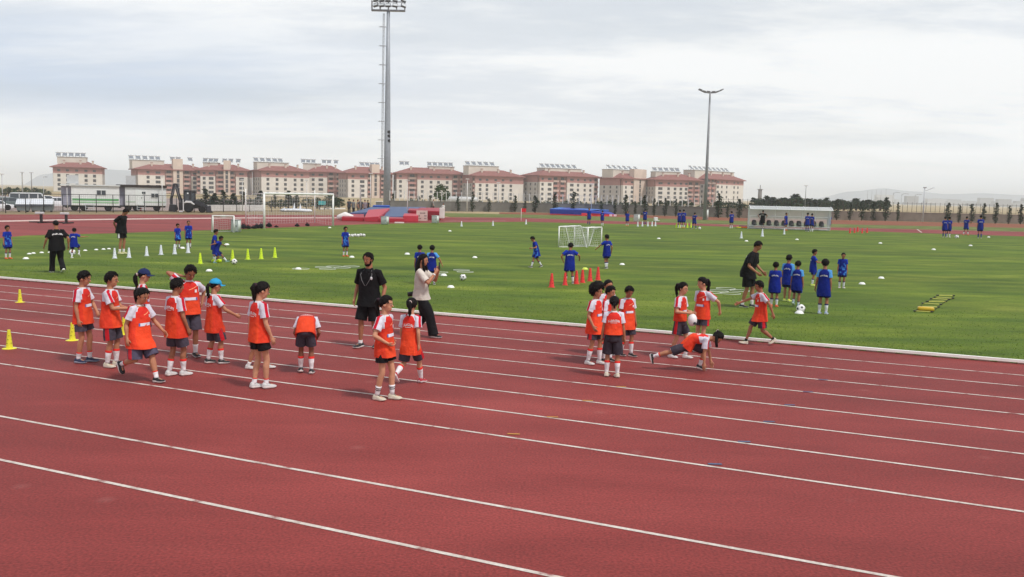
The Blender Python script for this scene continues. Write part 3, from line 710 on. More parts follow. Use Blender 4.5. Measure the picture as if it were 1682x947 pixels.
    # printed marks: thin patches standing just proud of the cloth
    def patch(name_, d0, d1, th0, th1, colr, nn=5):
        pm = MB()
        for q in range(nn):
            ta, tb2 = lerp(th0, th1, q / nn), lerp(th0, th1, (q + 1) / nn); o_ = .0022
            pm.quad(tor_pt(d1, ta, o_), tor_pt(d1, tb2, o_), tor_pt(d0, tb2, o_), tor_pt(d0, ta, o_), colr(q) if callable(colr) else colr)
        return pm
    if kd['kind'] == 'orange' and lod < 2:
        hp_ = math.pi / 2
        pl = patch('chest_panel', .165, .195, hp_ + .62, hp_ - .62, lambda q: S(226, 224, 236) if q not in (0, 7) else S(96, 110, 176), 8); pl.build('chest_logo', 'cloth', so)
        pl = patch('badge', .085, .115, hp_ - .36, hp_ - .60, S(236, 226, 226), 2); pl.build('badge', 'cloth', so)
        pm = MB()
        for q in range(6):
            ta, tb2 = hp_ + .1 - .12 * q, hp_ + .1 - .12 * (q + 1); o_ = .002; da = .082 - .006 * q
            pm.quad(tor_pt(da + .008, ta, o_), tor_pt(da + .002, tb2, o_), tor_pt(da - .006, tb2, o_), tor_pt(da, ta, o_), S(240, 150, 110))
        pm.build('chest_slash', 'cloth', so)
    if kd['kind'] in ('orange', 'blue') or kd.get('back'):
        pm = MB(); nl = 8; c0 = -math.pi / 2; wd = .62 if kd['kind'] != 'black' else .8; dmid = .085 if kd['kind'] != 'black' else .06
        rnd = random.Random(int(seed * 10))
        for q in range(nl):                                           # arched row of small white letters, then a short line under it
            ta = c0 - wd + 2 * wd * (q + .12) / nl; tb2 = c0 - wd + 2 * wd * (q + .84) / nl
            arc = .018 * ((q + .5 - nl / 2) / (nl / 2)) ** 2; d0 = dmid + arc; d1 = d0 + .026; o_ = .0022; tm = lerp(ta, tb2, .34)
            sgn = lambda a0, a1, y0, y1: pm.quad(tor_pt(y1, a0, o_), tor_pt(y1, a1, o_), tor_pt(y0, a1, o_), tor_pt(y0, a0, o_), S(232, 226, 226))
            sgn(ta, tm, d0, d1)
            z = rnd.choice('LEAUC')
            if z in 'ELCU': sgn(tm, tb2, d1 - .008, d1)
            if z in 'EAC': sgn(tm, tb2, d0, d0 + .008)
            if z in 'AU': sgn(lerp(tm, tb2, .45), tb2, d0 + .008, d1)
            if z in 'E': sgn(tm, lerp(tm, tb2, .7), d0 + .011, d0 + .016)
        if kd['kind'] == 'orange':
            for q in range(5):
                ta, tb2 = c0 - .3 + .12 * q, c0 - .3 + .12 * (q + 1)
                pm.quad(tor_pt(dmid + .046, ta, .002), tor_pt(dmid + .046, tb2, .002), tor_pt(dmid + .038, tb2, .002), tor_pt(dmid + .038, ta, .002), S(230, 196, 190))
        pm.build('back_lettering', 'cloth', so)
    # ---- shorts or trousers
    sc, stripe = shorts; st = MB(); n = 18 if lod < 2 else 10
    wr = []
    for (u_, a_, b_) in ((.075, .084, .060), (.03, .091, .067), (-.01, .098, .074), (-.045, .098, .074), (-.07, .06, .055)):
        c = P + Sp * (u_ * H); ax = (Y - Sp * Y.dot(Sp)).normalized(); fo = ax.cross(Sp)
        wr.append([c + ax * (a_ * g * aw * .98 * H * math.cos(2 * math.pi * j / n)) + fo * (-b_ * g * H * math.sin(2 * math.pi * j / n)) for j in range(n)])
    st.ring_loft(list(reversed(wr)), sc)
    for i in (0, 1):
        s_ = 1 if i == 0 else -1
        d = (knees[i] - hip_j[i]).normalized(); fr_ = X - d * X.dot(d); fr_ = fr_.normalized() if fr_.length > .05 else Z
        ref = d.cross(fr_) * 1.0; ref = ref if ref.dot(Y) * s_ > 0 else -ref
        def shc(q, j):
            ang = (j + .5) / n * 360; ang = ang if ang < 180 else 360 - ang
            return stripe if (stripe and ang < 22) else sc
        if trousers:
            pts = [hip_j[i] + Z * (.01 * H)] + [lerp(hip_j[i], knees[i], t) for t in (.3, .65, 1)] + [lerp(knees[i], ank[i], t) for t in (.35, .7, 1.0)]
            wide = 1.35 if female else 1.0
            rd = [.058, .060, .052 * wide, .045 * wide, .042 * wide, .043 * wide, .047 * wide]
            pts[-1] = pts[-1] - Z * (.012 * H)
            rings_r = [(r_ * g * H * (1 + .05 * noise.noise(V((q * 3.1, seed, i))))) for q, r_ in enumerate(rd)]
            st.tube(pts, rings_r, n, shc, ref=ref, round_ends=False)
        else:
            L = shorts_len; pts = [hip_j[i] + Z * (.015 * H) + Y * (.004 * H * s_)] + [lerp(hip_j[i], knees[i], t) + Y * (.004 * H * s_) for t in (.15, .32, .5, .68) if t < L - .05] + [lerp(hip_j[i], knees[i], L) + Y * (.005 * H * s_)]
            e_ = pts[-1]; pts += [e_ - d * (.004 * H), e_ - d * (.03 * H)]
            m_ = len(pts); rd = [.048] + [.050 + .0035 * q for q in range(1, m_ - 3)] + [.062, .055, .046]
            rings_r = [r_ * H * fat * lerp(1, 1.02, k) * (1 + .04 * noise.noise(V((q * 2.3, seed, i)))) for q, r_ in enumerate(rd)]
            st.tube(pts, rings_r, n, shc, ref=ref, round_ends=False)
    st.build('trousers' if trousers else 'shorts', 'cloth', root, sharp=58)
    # ---- socks, shoes
    for i in (0, 1):
        K_, N_ = knees[i], ank[i]; d = (N_ - K_).normalized(); bk = X * -1; bk = bk - d * bk.dot(d); bk = bk.normalized() if bk.length > .01 else d.orthogonal()
        if socks and not trousers:
            sb = MB(); ts = [1 - sock_h * (1 - q / 6) for q in range(7)] + [1.0]; ts = sorted(set(round(t, 4) for t in ts))
            rt = [(0, .0285), (.28, .031 * fat), (.55, .0265 * fat), (.85, .0185), (1, .018)]; of = [(0, 0), (.28, .007), (.55, .004), (.85, 0), (1, 0)]
            pts = [lerp(K_, N_, t) + bk * (interp(of, t)[0] * H) for t in ts]; rd = [(interp(rt, t)[0] + .0042) * H for t in ts]
            if socks[1] == 'stripes': cf = lambda q, j: S(30, 30, 34) if q in (1, 2) and j % 1 == 0 and q == 1 else socks[0]
            elif socks[1]: cf = lambda q, j: socks[1] if q == 0 else socks[0]
            else: cf = socks[0]
            if socks[1] == 'stripes':
                ts2 = []; L0 = 1 - sock_h
                ts = [L0, L0 + .07, L0 + .11, L0 + .15, L0 + .19, L0 + .3, L0 + .42, 1.0]
                pts = [lerp(K_, N_, t) + bk * (interp(of, t)[0] * H) for t in ts]; rd = [(interp(rt, t)[0] + .0042) * H for t in ts]
                cf = lambda q, j: S(30, 30, 34) if q in (1, 3) else socks[0]
            sb.tube(pts, rd, 12 if lod < 2 else 8, cf, round_ends=False); sb.build('sock', 'cloth', root)
        ft = feet[i]; dirf = V((math.cos(R(ft[4])), math.sin(R(ft[4])), 0)); pt = R(ft[3])
        fd = dirf * math.cos(pt) - Z * math.sin(pt); fu = dirf * math.sin(pt) + Z * math.cos(pt); fl = fu.cross(fd)
        fl_ = lerp(.138, .143, k) * H; hl_ = N_ - fu * l_an - fd * (.038 * H); sh = MB()
        prof = [(0, .018, .030, .012), (.04, .024, .047, .004), (.14, .027, .058, 0), (.30, .0265, .056, 0), (.42, .027, .044, 0), (.60, .031, .034, 0), (.80, .031, .027, .002), (.93, .024, .021, .006), (1.0, .012, .015, .009)]
        rings = []
        for (t, wd, ht, z_) in prof:
            c = hl_ + fd * (t * fl_); sec = []
            for (a_, b_) in ((-.92, 0), (-1.02, .22), (-1.0, .36), (-.96, .6), (-.6, .92), (0, 1), (.6, .92), (.96, .6), (1.0, .36), (1.02, .22), (.92, 0), (0, 0)):
                sec.append(c + fl * (a_ * wd * H) + fu * ((z_ + b_ * (ht - z_ if ht > z_ else ht)) * H))
            rings.append(list(reversed(sec)))
        sh.ring_loft(rings, lambda q, j: shoes[1] if j in (0, 1, 2, 9, 10, 11) else shoes[0])
        so_ = sh.build('shoe', 'shoe', root)
        if lod == 0:
            lc = MB(); dk = S(150, 148, 150) if sum(shoes[0]) < .3 else S(90, 90, 96)
            for q in range(3):
                c = hl_ + fd * ((.36 + .085 * q) * fl_) + fu * ((.0515 - .0065 * q) * H); lc.bar(c - fl * (.013 * H), c + fl * (.013 * H), .006 * H, .005 * H, dk, fu)
            lc.build('laces', 'cloth', so_)
    if extra: extra(root, dict(H=H, C=C, N=N, P=P, fx=fx_, ly=ly, S=S_, wri=wri, elb=elb, tor=tor_pt, hd=hd_, hf=hf2, hl=hl, hu=hu, hh=hh, shirt=so))
    return root, dict(H=H, wri=wri, elb=elb, P=P, C=C, yaw=yaw, p0=p0)
def to_world(root, p):
    return root.matrix_basis @ p if False else (Matrix.Translation(root.location) @ Matrix.Rotation(root.rotation_euler[2], 4, 'Z')) @ p
# ------------------------------------------------------------------ the cast
GO = 'children in orange shirts on the track'; GB = 'children in blue kit on the grass'; GC = 'coaches in black'; GS = 'people standing behind the mats'
def walk(f, b, lift=35, w_=.045): return ((f, w_, 0, -6, 4), (b, -w_, .0, lift, -4))       # left foot forward
def walk_r(f, b, lift=35, w_=.045): return ((b, w_, .0, lift, 4), (f, -w_, 0, -6, -4))
OR = dict(kit=ORANGE, group=GO, lod=0)
person('boy in orange shirt and blue trainers tugging his hem, leftmost child on the track', 137, 595, 152, 62, shorts=GREY_SH, socks=W_SOCK, sock_h=.34, shoes=SH_NAVY, skin=1, hem=0.375,
       hands=((.13, -.02, -.235), (.015, .03, -.30)), hy=8, hp=12, feet=((.045, .05, 0, 0, 12), (-.03, -.05, 0, 0, -6)), hints=((-.4, 1, -.3), None), shorts_len=0.64, **OR)
person('boy in orange shirt holding both hands together in front of his waist', 183, 602, 157, 66, shorts=GREY_RED, socks=W_SOCK, sock_h=.62, shoes=SH_CREAM, skin=1, hem=0.385,
       hands=((.19, -.055, -.17), (.19, -.055, -.155)), elbows=((0, 0, 1), (0, 0, 1)), hy=6, hp=6, feet=((.03, .05, 0, 0, 10), (-.02, -.05, 0, 0, -16)), shorts_len=0.89, **OR)
person('girl in navy cap half hidden behind the girl stepping forward', 236, 580, 140, 84, hair='cap_navy', shorts=GREY_SH, socks=W_SOCK, shoes=SH_BLACK, skin=0, female=True, **OR)
person('sturdy dark haired girl in orange shirt striding forward with one heel raised', 232, 627, 163, 44, hair='pony', shorts=(S(84, 80, 100), S(190, 40, 50)), socks=W_SOCK, sock_h=.32, shoes=SH_BLACK, skin=1, girth=1.22, hem=0.42,
       hands=((.13, .10, -.24), (-.02, .06, -.29)), feet=((.15, .055, 0, -3, 4), (-.20, -.05, .03, 60, -4)), hp=20, hy=4, female=True, lean=3, shorts_len=0.97, **OR)
person('boy with short black hair and white trainers seen from behind, arms hanging', 290, 617, 162, 124, shorts=GREY_SH, socks=W_SOCK, sock_h=.58, shoes=SH_WHITE, skin=2, hem=0.405, hy=-10,
       hands=((.05, .04, -.29), (.06, .035, -.29)), feet=((-.05, .05, 0, 0, 6), (.05, -.045, 0, 0, -6)), shorts_len=0.82, **OR)
person('tall child in orange shirt with one hand behind the head, looking down', 312, 586, 155, 12, hair='short', shorts=GREY_SH, socks=W_PLAIN, sock_h=.4, shoes=SH_BLACK, skin=2, hp=30, hy=8,
       hands=((-.05, .06, -.20), (-.03, -.02, .07)), hints=((-1, .8, .1), (-.1, -1, -.05)), roll=-10, shorts_len=0.9, grip=(.5, .9), hem=0.345, **OR)
person('girl in turquoise cap with a long ponytail, one arm held out', 352, 597, 141, 112, hair='cap_turq', shorts=GREY_RED, socks=W_SOCK, sock_h=.62, shoes=SH_BLACK, skin=1, girth=1.08, hem=0.43,
       hands=((.05, .05, -.28), (.20, .06, -.20)), hints=(None, (-.5, -.6, -.6)), feet=((-.05, .06, 0, 0, 6), (.06, -.06, 0, 0, -8)), female=True, shorts_len=0.95, **OR)
person('child in orange shirt almost wholly hidden behind the girl in black shorts', 424, 605, 136, 70, hair='short', shorts=GREY_SH, socks=W_PLAIN, sock_h=.2, shoes=SH_WHITE, skin=1,
       feet=((.10, .05, 0, 0, 4), (-.10, -.05, 0, 0, -4)), **OR)
person('tall girl with high ponytail, black shorts and white trainers, seen from behind', 424, 638, 178, 118, hair='pony', shorts=BLACK_SH, socks=W_SOCK, sock_h=.22, shoes=SH_WHITE, skin=0, hem=0.365, hp=16, hy=-18, female=True,
       hands=((-.02, .045, -.30), (.06, .04, -.29)), shorts_len=0.54, feet=((-.02, .04, 0, 0, 4), (.06, -.04, 0, 0, -4)), **OR)
person('child in orange shirt bending over with head down, seen from behind', 503, 613, 143, 176, hair='short', shorts=GREY_RED, socks=W_SOCK, sock_h=.7, shoes=SH_BLACK, skin=3, lean=86, hp=70,
       hands=((.06, .02, -.24), (.06, .02, -.24)), hem=.36, shorts_len=.72, feet=((.05, .065, 0, 0, 10), (-.03, -.06, 0, 0, -6)), hip=(-.06, 0, .49), **OR)
person('girl with hands on hips, black shorts and white socks with two dark stripes', 630, 656, 173, 62, hair='pony', shorts=BLACK_SH, socks=(W_SOCK[0], 'stripes'), sock_h=.42, shoes=SH_CREAM, skin=0, hem=0.385, hy=10, hp=2, female=True,
       hands=((.03, .01, -.215), (.07, .0, -.215)), hints=((-.9, .9, 0), (-.75, -1, 0)), shorts_len=0.54, feet=((.065, .05, 0, 0, 8), (-.045, -.05, 0, 0, -6)), grip=(.6, .6), **OR)
person('girl walking away with a low ponytail over her orange shirt', 676, 631, 148, 152, hair='pony', shorts=GREY_RED, socks=W_SOCK, sock_h=.66, shoes=SH_RED, skin=0, hem=0.43, female=True,
       hands=((.06, .05, -.29), (-.03, .03, -.29)), feet=((-.24, .06, .02, 50, 0), (.13, -.05, 0, 0, -8)), hy=14, hp=4, lean=2, **OR)
person('boy with a big mop of curly black hair on the track', 975, 598, 132, 62, hair='curly', shorts=GREY_RED, socks=W_SOCK, sock_h=.72, shoes=SH_WHITE, skin=1, hp=6, hem=0.415,
       hands=((.02, .045, -.30), (.04, .03, -.28)), feet=((.05, .06, 0, 0, 6), (-.05, -.06, 0, 0, -8)), shorts_len=0.77, **OR)
person('child in orange shirt squeezed between the curly haired boy and the child seen from behind', 997, 594, 126, 58, hair='short', shorts=GREY_RED, socks=W_SOCK, shoes=SH_BLACK, skin=1, **OR)
person('child in orange shirt at the back of the cluster, only the head showing', 994, 583, 125, 34, hair='buzz', shorts=GREY_SH, socks=W_SOCK, shoes=SH_BLACK, skin=2, **OR)
person('boy with round black hair in the cluster, looking down, black trainers', 1026, 584, 118, 34, hair='short', shorts=GREY_RED, socks=W_SOCK, sock_h=.72, shoes=SH_BLACK, skin=2, hp=24, hy=-6, feet=((.09, .045, 0, 0, 20), (-.02, -.05, 0, 0, 6)), hem=.42, **OR)
person('child seen squarely from behind in long dark shorts and tall white socks', 1005, 619, 134, 182, hair='bun', shorts=(S(56, 50, 58), None), socks=W_SOCK, sock_h=.70, shoes=SH_CREAM, skin=2, hem=0.275, shorts_len=0.9, girth=1.06,
       hands=((.0, .055, -.30), (.0, .055, -.30)), feet=((.02, .065, 0, 0, -12), (-.02, -.065, 0, 0, 10)), **OR)
rb, ib = person('girl with a ponytail hugging a white ball against her hip', 1116, 588, 127, 66, hair='pony', shorts=GREY_RED, socks=W_SOCK, sock_h=.5, shoes=SH_WHITE, skin=0, female=True, hem=0.31,
       hands=((.15, -.03, -.17), (.14, -.0, -.16)), elbows=((0, 0, 1), (0, 0, 1)), feet=((.06, .05, 0, 0, 8), (-.10, -.05, 0, 0, -4)), shorts_len=0.75, **OR)
person('girl facing left beside the girl with the ball, arm swung back', 1152, 578, 124, 322, hair='pony', shorts=GREY_RED, socks=W_SOCK, sock_h=.5, shoes=SH_WHITE, skin=0, hem=0.36, female=True,
       hands=((-.16, .07, -.22), (.03, .04, -.28)), hints=((-.6, 1, -.4), None), hy=-30, feet=((.02, .045, 0, 0, 6), (.0, -.045, 0, 0, -6)), shorts_len=0.6, **OR)
person('girl crouching in a sprint start with both hands on the track', 1135, 609, 128, 84, hair='pony', shorts=(S(66, 60, 70), None), socks=W_SOCK, sock_h=.42, shoes=SH_BLACK, skin=1, lean=90, hp=-25, hem=.34, female=True,
       hip=(-.06, 0, .325), feet=((.10, .06, 0, 12, 0), (-.50, -.06, .0, 72, 0)), knee=((1, .1, .4), (.3, -.1, -1)), hands=((.245, .11, .07, 1), (.17, -.11, .07, 1)), hints=((-.2, .3, .2), (-.2, -.3, .2)), elbows=((1, 0, 0), (1, 0, 0)), grip=(.15, .15), shorts_len=.86, **OR)
person('boy in orange shirt walking left along the kerb with arms spread', 1247, 566, 111, 292, shorts=GREY_RED, socks=B_SOCK, sock_h=.16, shoes=SH_CREAM, skin=2, hem=0.41, hp=14,
       hands=((-.12, .10, -.25), (.27, .06, -.13)), hints=((-.5, 1, -.3), (-.3, -.8, -.6)), feet=((-.19, .05, .0, 26, 6), (.19, -.05, 0, -8, -6)), lean=3, **OR)

# adults
def lanyard(root, q):
    H = q['H']; mb = MB(); T = q['tor']; hp_ = math.pi / 2
    for s_ in (1, -1): mb.tube([T(.006, hp_ - s_ * .9, .004), T(.05, hp_ - s_ * .55, .005), T(.11, hp_ - s_ * .3, .006), T(.165, hp_ - .03 * s_, .006)], .0022 * H, 5, S(140, 140, 140), round_ends=False)
    mb.build('lanyard', 'cloth', root)
    b2 = MB(); c = T(.085, hp_ - .5, .006); b2.ell(c, (.006 * H, .014 * H, .019 * H), S(215, 215, 215), nu=8, nv=6); b2.build('chest_emblem', 'cloth', q['shirt'])
    b3 = MB()
    for s_ in (1, -1): b3.tube([T(-.012, hp_ - s_ * 1.3, .004), T(-.002, hp_ - s_ * .75, .008), T(.022, hp_ - s_ * .18, .008)], [(.012 * H, .006 * H)] * 3, 6, S(22, 22, 24), ref=(0, 0, 1))
    b3.build('collar', 'cloth', q['shirt'])
person('bearded man in black polo shirt and shorts with a lanyard, standing on the track', 606, 570, 155, 332, kit=BLACK, shorts=(S(18, 18, 20), None), socks=W_PLAIN, sock_h=.14, shoes=SH_BLACK, adult=1, skin=2, hair='short', beard=True, girth=1.0,
       hem=.38, shorts_len=.95, hy=-6, hp=6, sleeve_len=.75, feet=((-.04, .07, 0, 0, 14), (.05, -.075, 0, 0, -14)), hands=((.02, .06, -.29), (.03, .055, -.29)), extra=lanyard, lod=0, group=GC)
def wrist(root, q):
    mb = MB(); H = q['H']; c = q['wri'][1]; d = (c - q['elb'][1]).normalized(); mb.tube([c - d * (.03 * H), c - d * (.018 * H)], .019 * H, 10, S(235, 232, 228), round_ends=False); mb.build('wristband', 'cloth', root)
    mb = MB(); T = q['tor']
    mb.tube([T(.0, 2.2, .004), T(.1, 1.9, .004), T(.2, 1.2, .004), T(.30, .3, .004)], .004 * H, 5, S(28, 28, 30)); mb.build('bag_strap', 'cloth', root)
rw, iw = person('long haired woman in beige T-shirt and wide black trousers taking a photo with a phone', 686, 552, 139, 72, kit=BEIGE, shorts=BLACK_SH, socks=None, shoes=SH_BLACK, adult=1, female=True, hair='long', skin=1, hem=0.355, trousers=True, hp=8, sleeve_len=.85,
       hands=((.185, -.02, .01), (.185, -.03, -.005)), hints=((-.1, .5, -1), (-.1, -.6, -1)), elbows=((0, 0, 1), (0, 0, 1)), grip=(1.0, 1.0), feet=((-.08, .05, 0, 8, 4), (.21, -.05, 0, 0, -4)), extra=wrist, lod=0)
w_ = to_world(rw, (iw['wri'][0] + iw['wri'][1]) / 2); yw = iw['yaw']; fw = V((math.cos(yw), math.sin(yw), 0))
ph = MB(); c = V((0, 0, 0)); ph.box(c, (.009, .075, .15), S(24, 24, 28)); pr = empty('phone', w_ + fw * .055 + V((0, 0, .125)), yw, 'dark phone held up by the woman taking a photo', 'phone')
ph.build('phone_body', 'plastic', pr, bevel=.003); q = MB(); q.box((-.0055, 0, 0), (.002, .066, .138), S(40, 60, 80)); q.build('screen', 'plastic', pr)
q = MB(); q.box((.006, .02, .055), (.004, .025, .025), S(12, 12, 14)); q.build('camera_lens', 'plastic', pr)
cb = empty('camera', to_world(rw, iw['P'] + V((-.17, .12, .02))), yw, 'black camera hanging at the hip of the woman in beige', 'camera')
q = MB(); q.box((0, 0, 0), (.08, .14, .10), S(24, 24, 26)); q.box((0, 0, .06), (.06, .06, .03), S(24, 24, 26)); q.build('camera_body', 'plastic', cb, bevel=.01)
q = MB(); q.tube([(-.03, 0, -.01), (-.15, 0, -.03)], [.045, .05], 12, S(20, 20, 22), round_ends=False); q.build('lens', 'plastic', cb)
KBL = dict(kit=dict(BLACK, back=True), adult=1, group=GC)
person('man in black T-shirt with white lettering on the back and black trousers, walking away', 94, 448, 87, 196, shorts=(S(17, 17, 19), None), socks=None, shoes=SH_BLACK, trousers=True, hair='buzz', skin=2, girth=1.14, hem=.39,
       hands=((.06, .10, -.27), (-.06, .09, -.27)), feet=((.10, .06, 0, -4, 4), (-.16, -.06, 0, 26, -4)), lod=1, sleeve_len=.8, **KBL)
person('man in black shorts bowing his head with hands behind his back', 200, 417, 76, 58, shorts=(S(20, 20, 22), S(210, 210, 210)), socks=W_PLAIN, sock_h=.28, shoes=(S(190, 190, 140), S(200, 200, 160)), hair='short', skin=2, lean=12, hp=34, hem=.38,
       hands=((-.14, -.05, -.24), (-.14, -.06, -.23)), hints=((-.8, .8, 0), (-.8, -.8, 0)), lod=1, shorts_len=.72, sleeve_len=.8, **KBL)
person('man in black leaning over the blue kids, bare calves and white socks', 1225, 505, 112, 74, shorts=(S(17, 17, 19), None), socks=W_PLAIN, sock_h=.3, shoes=(S(30, 34, 40), S(190, 200, 150)), hair='short', skin=2, lean=20, hp=10, hem=.38, girth=1.08,
       hands=((.10, .06, -.26), (.10, .05, -.25)), shorts_len=.85, sleeve_len=.8, feet=((.07, .06, 0, 0, 6), (-.04, -.06, 0, 0, -6)), lod=0, **KBL)
person('man in black standing with hands on hips in front of the dugout', 1252, 376, 31, 160, shorts=(S(18, 18, 20), None), socks=W_PLAIN, sock_h=.3, shoes=SH_BLACK, hair='short', skin=2, hands=((.0, .08, -.2), (.0, .08, -.2)), hints=((-.3, 1, 0), (-.3, -1, 0)), lod=2, **KBL)

# blue kids
def blue(label, px, py, hpx, h, lod=1, kit=None, shorts=NAVY_SH, socks=W_NAVY, shoes=SH_BLACK, hair='tuft', skin=2, **kw):
    kw.setdefault('hem', .44); kw.setdefault('shorts_len', .8); kw.setdefault('sock_h', .66)
    return person(label, px, py, hpx, h, kit or BLUE, shorts, socks, shoes, hair=hair, skin=skin, lod=lod, group=GB, **kw)
PAT = dict(BLUE, pat=True)
blue('boy in blue kit standing at the left edge of the grass', 13, 425, 55, 35, kit=PAT, shoes=SH_ORANGE)
blue('boy in blue kit turning away with arm flung out, beside the man in trousers', 121, 424, 50, 158, hands=((.05, .05, -.28), (.12, .26, -.06)), hints=(None, (-.2, -.4, -1)), feet=((-.02, .05, 0, 0, 0), (.20, -.10, .02, 40, -6)), lean=6, shoes=SH_WHITE)
blue('smaller of two boys in blue waiting behind the white cones', 292, 408, 41, 30, kit=PAT)
blue('taller of two boys in blue waiting behind the white cones', 310, 407, 45, 10, kit=PAT, hair='buzz')
blue('boy in blue partly hidden behind the boy kicking at the yellow cones', 352, 430, 54, 84, lean=8)
blue('boy in blue kit lunging to kick a ball among the yellow cones', 358, 432, 51, 66, lean=26, side=8, hands=((.02, .26, -.10), (-.10, .30, -.06)), hints=((-.3, 1, -.3), (-.3, -1, -.3)), hip=(-.06, 0, .40), feet=((.30, .06, .0, -12, 6), (-.10, -.06, 0, 0, -6)), shoes=SH_GB, skin=3)
blue('boy in blue kit with orange boots standing in front of the row of balls', 567, 421, 49, 30, kit=PAT, shoes=SH_ORANGE)
blue('boy in blue half hidden by the woman taking a photo', 689, 466, 64, 184)
blue('boy in blue walking away with light sleeves and one arm out', 709, 468, 66, 172, kit=BLUE_L, hands=((.04, .05, -.28), (.04, .16, -.25)), hints=(None, (-.4, -1, -.2)), feet=((-.07, .05, 0, 26, 0), (.08, -.05, 0, 0, 0)))
blue('boy in blue kit running left with his body leaning in', 880, 440, 54, 292, kit=PAT, lean=14, side=-10, hands=((.14, .05, -.16), (-.06, .06, -.22)), feet=((.16, .05, .02, -6, 0), (-.20, -.05, 0, 20, 0)), hp=22)
blue('boy in long blue shirt stepping behind the red cones', 935, 466, 68, 186, kit=PAT, hem=.47, girth=1.1, hands=((.02, .08, -.22), (.10, .16, -.17)), hints=((-.4, 1, -.2), (-.4, -1, -.4)), feet=((-.03, .09, 0, 8, 0), (.03, -.09, 0, 0, 0)), hy=-20, hp=20)
blue('boy in blue kit by the small goals with one arm pointing down', 996, 441, 56, 214, hands=((.17, .16, -.19), (-.02, .06, -.28)), hints=((-.3, 1, -.3), None), feet=((-.02, .03, 0, 0, 0), (.02, -.03, 0, 0, 0)), hy=10)
FB = [('boy in blue right of the blue mat, first pair, taller', 967, 369, 28, 20), ('boy in blue right of the blue mat, first pair, shorter', 989, 370, 25, 160), ('boy in blue waiting left of the grey box', 1030, 371, 25, 10),
      ('boy in blue behind the row of five small white cones', 1059, 369, 26, 170), ('boy in blue behind the far yellow cones, left of a close pair', 1116, 374, 30, 190), ('boy in blue behind the far yellow cones, right of a close pair', 1122, 374.5, 31, 170),
      ('boy in blue reaching towards a ball beside the far yellow cones', 1140, 375.5, 27, 150), ('boy in blue standing alone left of the dugout', 1201, 374.5, 28, 200), ('boy in blue in front of the dugout, nearest the man in black', 1290, 378, 29, 60),
      ('boy in blue in front of the dugout, left of a close pair', 1325.5, 380, 31, 180), ('boy in blue in front of the dugout, right of a close pair', 1332.5, 380, 30, 170), ('boy in blue at the right end of the dugout', 1361, 378.5, 28, 20),
      ('boy in blue with his back turned, far right pair, left one', 1551, 389.5, 34, 190), ('boy in blue with his back turned, far right pair, right one', 1557.5, 389.5, 34, 170), ('boy in blue with arm raised sideways near the right wall', 1586, 386, 31, 150),
      ('boy in blue nearest the right edge of the picture', 1609, 391, 38, 190)]
for i, (lb, x, y, hh_, hd_) in enumerate(FB):
    kw = {}
    if 'reaching' in lb or 'arm raised' in lb: kw = dict(hands=((.05, .05, -.28), (.05, .24, -.10)), hints=(None, (-.4, -1, -.2)), feet=((-.06, .09, 0, 0, 0), (.06, -.09, 0, 0, 0)))
    blue(lb, x, y, hh_, hd_, lod=2, socks=W_NAVY if i % 3 else (S(60, 70, 130), None), shoes=(SH_BLACK, SH_WHITE, SH_ORANGE)[i % 3], hair='short', **kw)
blue('boy in blue beside the man in black, squarest shoulders, orange boots', 1271, 504, 74, 176, kit=BLUE, shoes=SH_ORANGE, hem=.47, lod=0, girth=1.1)
blue('boy in blue with light sleeves half hidden behind two others', 1292, 495, 77, 160, kit=BLUE_L, shoes=SH_GREEN, lod=0, socks=None)
blue('boy in blue drawing his foot back beside the ball', 1307, 504, 76, 168, kit=BLUE_L, shoes=SH_GB, lod=0, feet=((-.02, .05, 0, 30, 0), (.0, -.05, 0, 0, 0)), socks=W_NAVY, sock_h=.35)
blue('boy in blue beyond the group, arm stretched forward', 1334, 469, 60, 100, kit=BLUE, hands=((.05, .05, -.28), (.22, .03, -.12)), hints=(None, (-.3, -.6, -1)), shoes=SH_GREEN, lod=0)
blue('boy in blue standing tall with his back turned at the right of the group', 1351, 516, 91, 168, kit=BLUE_L, hem=.47, shoes=(S(150, 165, 190), S(200, 205, 210)), lod=0, hands=((.02, .07, -.30), (.02, .03, -.30)), feet=((.0, .06, 0, 0, 0), (.0, -.06, 0, 0, 0)), hy=14)
blue('boy in patterned blue kit facing the camera, right of the group', 1382, 473, 59, 8, kit=PAT, hair='buzz', hp=20, shoes=SH_WHITE, lod=0)
# people beyond the mats
BG = [('spectator in dark clothes at the left end of the row behind the mats', 573.5, 350.5, 24, S(60, 62, 68)), ('spectator in pale shirt, second in the row behind the mats', 580.5, 350.5, 23, S(130, 130, 130)),
      ('spectator in grey shirt, third in the row behind the mats', 587.5, 351.5, 24, S(120, 112, 112)), ('spectator in dark top, fourth in the row behind the mats', 592.5, 352.5, 26, S(50, 48, 52)),
      ('person in mauve grey coat bending slightly behind the mats', 599.5, 352, 24, S(126, 112, 116)), ('person in black walking off behind the left end of the mats', 604, 351.5, 23, S(40, 40, 44)),
      ('person in pale top standing behind the right end of the mats', 711.5, 346.5, 19, S(140, 140, 138)), ('person in white top and black trousers at the right end of the mats', 728, 353.5, 20, S(190, 188, 184))]
for i, (lb, x, y, hh_, c) in enumerate(BG):
    kt = dict(main=c, sleeve=c, stripe=c, top=c, collar=c, kind='plain')
    person(lb, x, y, hh_, (200, 150, 90, 30)[i % 4], kt, (S(34, 34, 40), None), None, SH_BLACK, adult=1, hair='short', trousers=True, lod=2, group=GS, skin=1 + i % 2)
